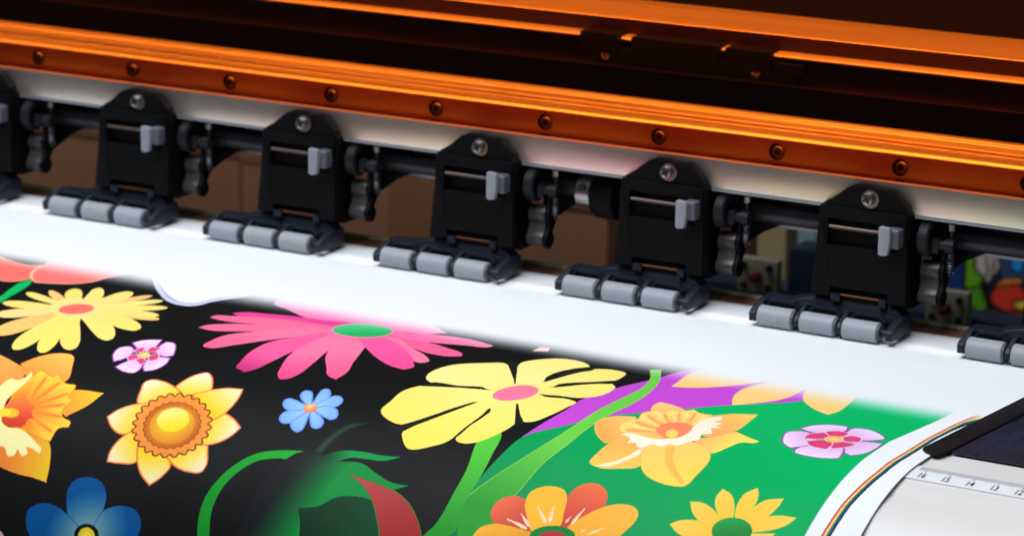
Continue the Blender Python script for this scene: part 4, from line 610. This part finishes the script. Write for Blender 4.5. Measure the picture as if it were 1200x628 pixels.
# ---------------------------------------------------------------- print artwork, in mm on the sheet: outline, fill, edge width, edge colour, softness
def hx(h): return np.array([int(h[i:i+2],16)/255 for i in (0,2,4)])
def smooth(P,n=5):
    P=np.array(P,float).reshape(-1,2); m=len(P); T=np.zeros_like(P)
    d=np.roll(P,-1,0)-P; L=np.hypot(d[:,0],d[:,1])+1e-9
    for i in range(m):
        a=d[i-1]/L[i-1]; b=d[i]/L[i]
        if a@b>.25: T[i]=(a*L[i]+b*L[i-1])/(L[i]+L[i-1])
    out=[]
    for i in range(m):
        p,q=P[i],P[(i+1)%m]; t0=T[i]*L[i]; t1=T[(i+1)%m]*L[i]
        if not t0.any() : t0=(q-p)
        if not t1.any() : t1=(q-p)
        for k in range(n):
            t=k/n; out.append((2*t**3-3*t**2+1)*p+(t**3-2*t**2+t)*t0+(3*t**2-2*t**3)*q+(t**3-t**2)*t1)
    return np.array(out)
def sdf(P,X,Y):
    d=np.full(X.shape,1e18); ins=np.zeros(X.shape,bool); n=len(P)
    for i in range(n):
        ax,ay=P[i];bx,by=P[(i+1)%n]; ex,ey=bx-ax,by-ay; l=ex*ex+ey*ey
        if l<1e-12: continue
        px=X-ax;py=Y-ay; t=np.clip((px*ex+py*ey)/l,0,1); d=np.minimum(d,(px-ex*t)**2+(py-ey*t)**2)
        c=(ay<=Y)!=(by<=Y)
        if ey!=0: ins^=c&(X<ax+(Y-ay)*ex/ey)
    d=np.sqrt(d); return np.where(ins,-d,d)
def paint(img,gx,gs,shapes,aa=.22):
    for pts,fill,ow,oc,soft in shapes:
        P=smooth(pts); s=max(aa,soft); mg=s+ow
        i0,i1=np.searchsorted(gx,[P[:,0].min()-mg,P[:,0].max()+mg]); j0,j1=np.searchsorted(gs,[P[:,1].min()-mg,P[:,1].max()+mg])
        if i1<=i0 or j1<=j0: continue
        X,Y=np.meshgrid(gx[i0:i1],gs[j0:j1]); X=X.astype(np.float32);Y=Y.astype(np.float32)
        D=sdf(P,X,Y)
        if isinstance(fill,str): c=np.broadcast_to(hx(fill),X.shape+(3,)).copy()
        else:
            k,a,b,c0,c1=fill
            if k=='l': t=((X-a[0])*(b[0]-a[0])+(Y-a[1])*(b[1]-a[1]))/((b[0]-a[0])**2+(b[1]-a[1])**2)
            else: t=np.hypot(X-a[0],Y-a[1])/math.hypot(b[0]-a[0],b[1]-a[1])
            t=np.clip(t,0,1)[...,None]; c=hx(c0)*(1-t)+hx(c1)*t
        if ow:
            w=np.clip((D+ow)/(ow*.6)+.5,0,1)[...,None]; c=c*(1-w)+hx(oc)*w
        m=np.clip(.5-D/s,0,1)[...,None]
        if soft: m=m*m*(3-2*m)
        img[j0:j1,i0:i1]=img[j0:j1,i0:i1]*(1-m)+c*m
def grid_mesh(name,V,C):
    ns,nx=V.shape[:2]; me=bpy.data.meshes.new(name); n=ns*nx
    idx=np.arange(n,dtype=np.int32).reshape(ns,nx)
    F=np.stack([idx[:-1,:-1],idx[1:,:-1],idx[1:,1:],idx[:-1,1:]],-1).reshape(-1,4); m=len(F)
    me.vertices.add(n); me.vertices.foreach_set('co',V.astype(np.float32).ravel())
    me.loops.add(m*4); me.loops.foreach_set('vertex_index',F.ravel()); me.polygons.add(m)
    me.polygons.foreach_set('loop_start',np.arange(0,m*4,4,dtype=np.int32))
    me.polygons.foreach_set('use_smooth',np.ones(m,bool))
    me.update(calc_edges=True)
    a=me.color_attributes.new('Col','FLOAT_COLOR','POINT'); a.data.foreach_set('color',np.concatenate([C,np.ones(C.shape[:2]+(1,))],-1).astype(np.float32).ravel())
    return me
gx=np.concatenate([np.arange(-400,30,6.),np.arange(30,592.5,.3),[592.5]])
gs=np.concatenate([[-62,-55,-48,-42,-38,-34,-30,-25],np.arange(-20,74,4.),np.arange(74,170,.55),np.arange(170,325,.38),np.arange(325,420,8.)])
X,S=np.meshgrid(gx,gs)
img=np.broadcast_to(np.array([.068,.073,.074]),X.shape+(3,)).copy()
paint(img,gx,gs,ART)
# white margin, colour registration stripes
WH=np.array([.955,.962,.972])
def over(c,m): 
    global img
    m=m[...,None]; img=img*(1-m)+np.asarray(c)*m
xg=np.interp(gs,[90,103,143,184,233],[577.5,576,569.6,570.3,569.7])[:,None]; xs=np.interp(gs,[80,89,103,128.5,161,182,197,212,231,260],[588.5,587.3,584.6,581.9,581,580.5,578.9,577.2,576.4,575.5])[:,None]
over(WH,np.clip((X-xg)/.3+.5,0,1))
for a,b,c in ((0,1.0,(.83,.25,.27)),(1.0,2.0,(1,.84,.35)),(2.0,3.1,(.05,.40,.53)),(3.1,4.0,(.05,.07,.12))):
    q=X-xs; over(c,np.clip((q-a)/.25+.5,0,1)*np.clip((b-q)/.25+.5,0,1))
# multi-pass printing: the newest passes are still thin, so the ink fades out towards the head
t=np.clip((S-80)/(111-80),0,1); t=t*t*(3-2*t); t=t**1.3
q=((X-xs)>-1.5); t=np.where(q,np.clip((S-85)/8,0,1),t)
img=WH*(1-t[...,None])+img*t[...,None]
rng=np.random.default_rng(3)
C=lin(np.clip(img,0,1))*.9
gr=rng.normal(0,1,C.shape[:2]); C=C*(1+gr*.035*t)[...,None]+(np.abs(gr)*.0016*t)[...,None]
y,z,a=prof(gs/1000.)
back=gs<-30; 
yb=np.where(back,.030+.012*np.sin(np.clip((-gs-30)/12,0,1)*1.5),y); zb=np.where(back,-(np.clip((-gs-30)/1000.,0,1)**1.0)*.9,z)
wav=.00022*np.sin(X/47.+S/90.)+.00015*np.sin(X/21.-S/33.)+.0001*np.sin(S/13.+X/80.)
hh=(.0004+wav*np.clip((S-20)/60,0,1)*np.clip((592.5-X)/40,0,1)+.0005*np.clip((S-150)/60,0,1))
XX=X+np.clip((X-587.5)/5.,0,1)*np.clip((132-S)/80,0,1)*14.
V=np.stack([XX/1000.,yb[:,None]-np.sin(a)[:,None]*hh,zb[:,None]+np.cos(a)[:,None]*hh],-1)
# turned-down right edge gives the sheet its thickness
E=V[:,-1:].copy(); E[...,1]+=np.sin(a)[:,None]*.00035; E[...,2]-=np.cos(a)[:,None]*.00035
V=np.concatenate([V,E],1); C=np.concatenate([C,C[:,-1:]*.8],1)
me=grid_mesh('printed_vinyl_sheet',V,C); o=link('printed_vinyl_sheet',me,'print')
tag(o,'glossy white sheet printed with bright flowers on black and green, passing under the rollers','print')
# ---------------------------------------------------------------- colourful banner behind the machine
bx=np.arange(0,420,1.5); bz=np.arange(0,700,1.5)
BX,BZ=np.meshgrid(bx,bz); img=np.broadcast_to(hx('1e2850'),BX.shape+(3,)).copy()
paint(img,bx,bz,BAN,.8)
C=lin(img)*.8
V=np.stack([BX/1000,BX*0+.0,BZ/1000],-1)
me=grid_mesh('graffiti_banner',V,C); me.flip_normals()
o=link('graffiti_banner',me,'banner',None,(.285,.62,-.78))
md=o.modifiers.new('thick','SOLIDIFY'); md.thickness=.004
tag(o,'graffiti style banner in green, blue, red and yellow at the far right behind the rollers','banner')
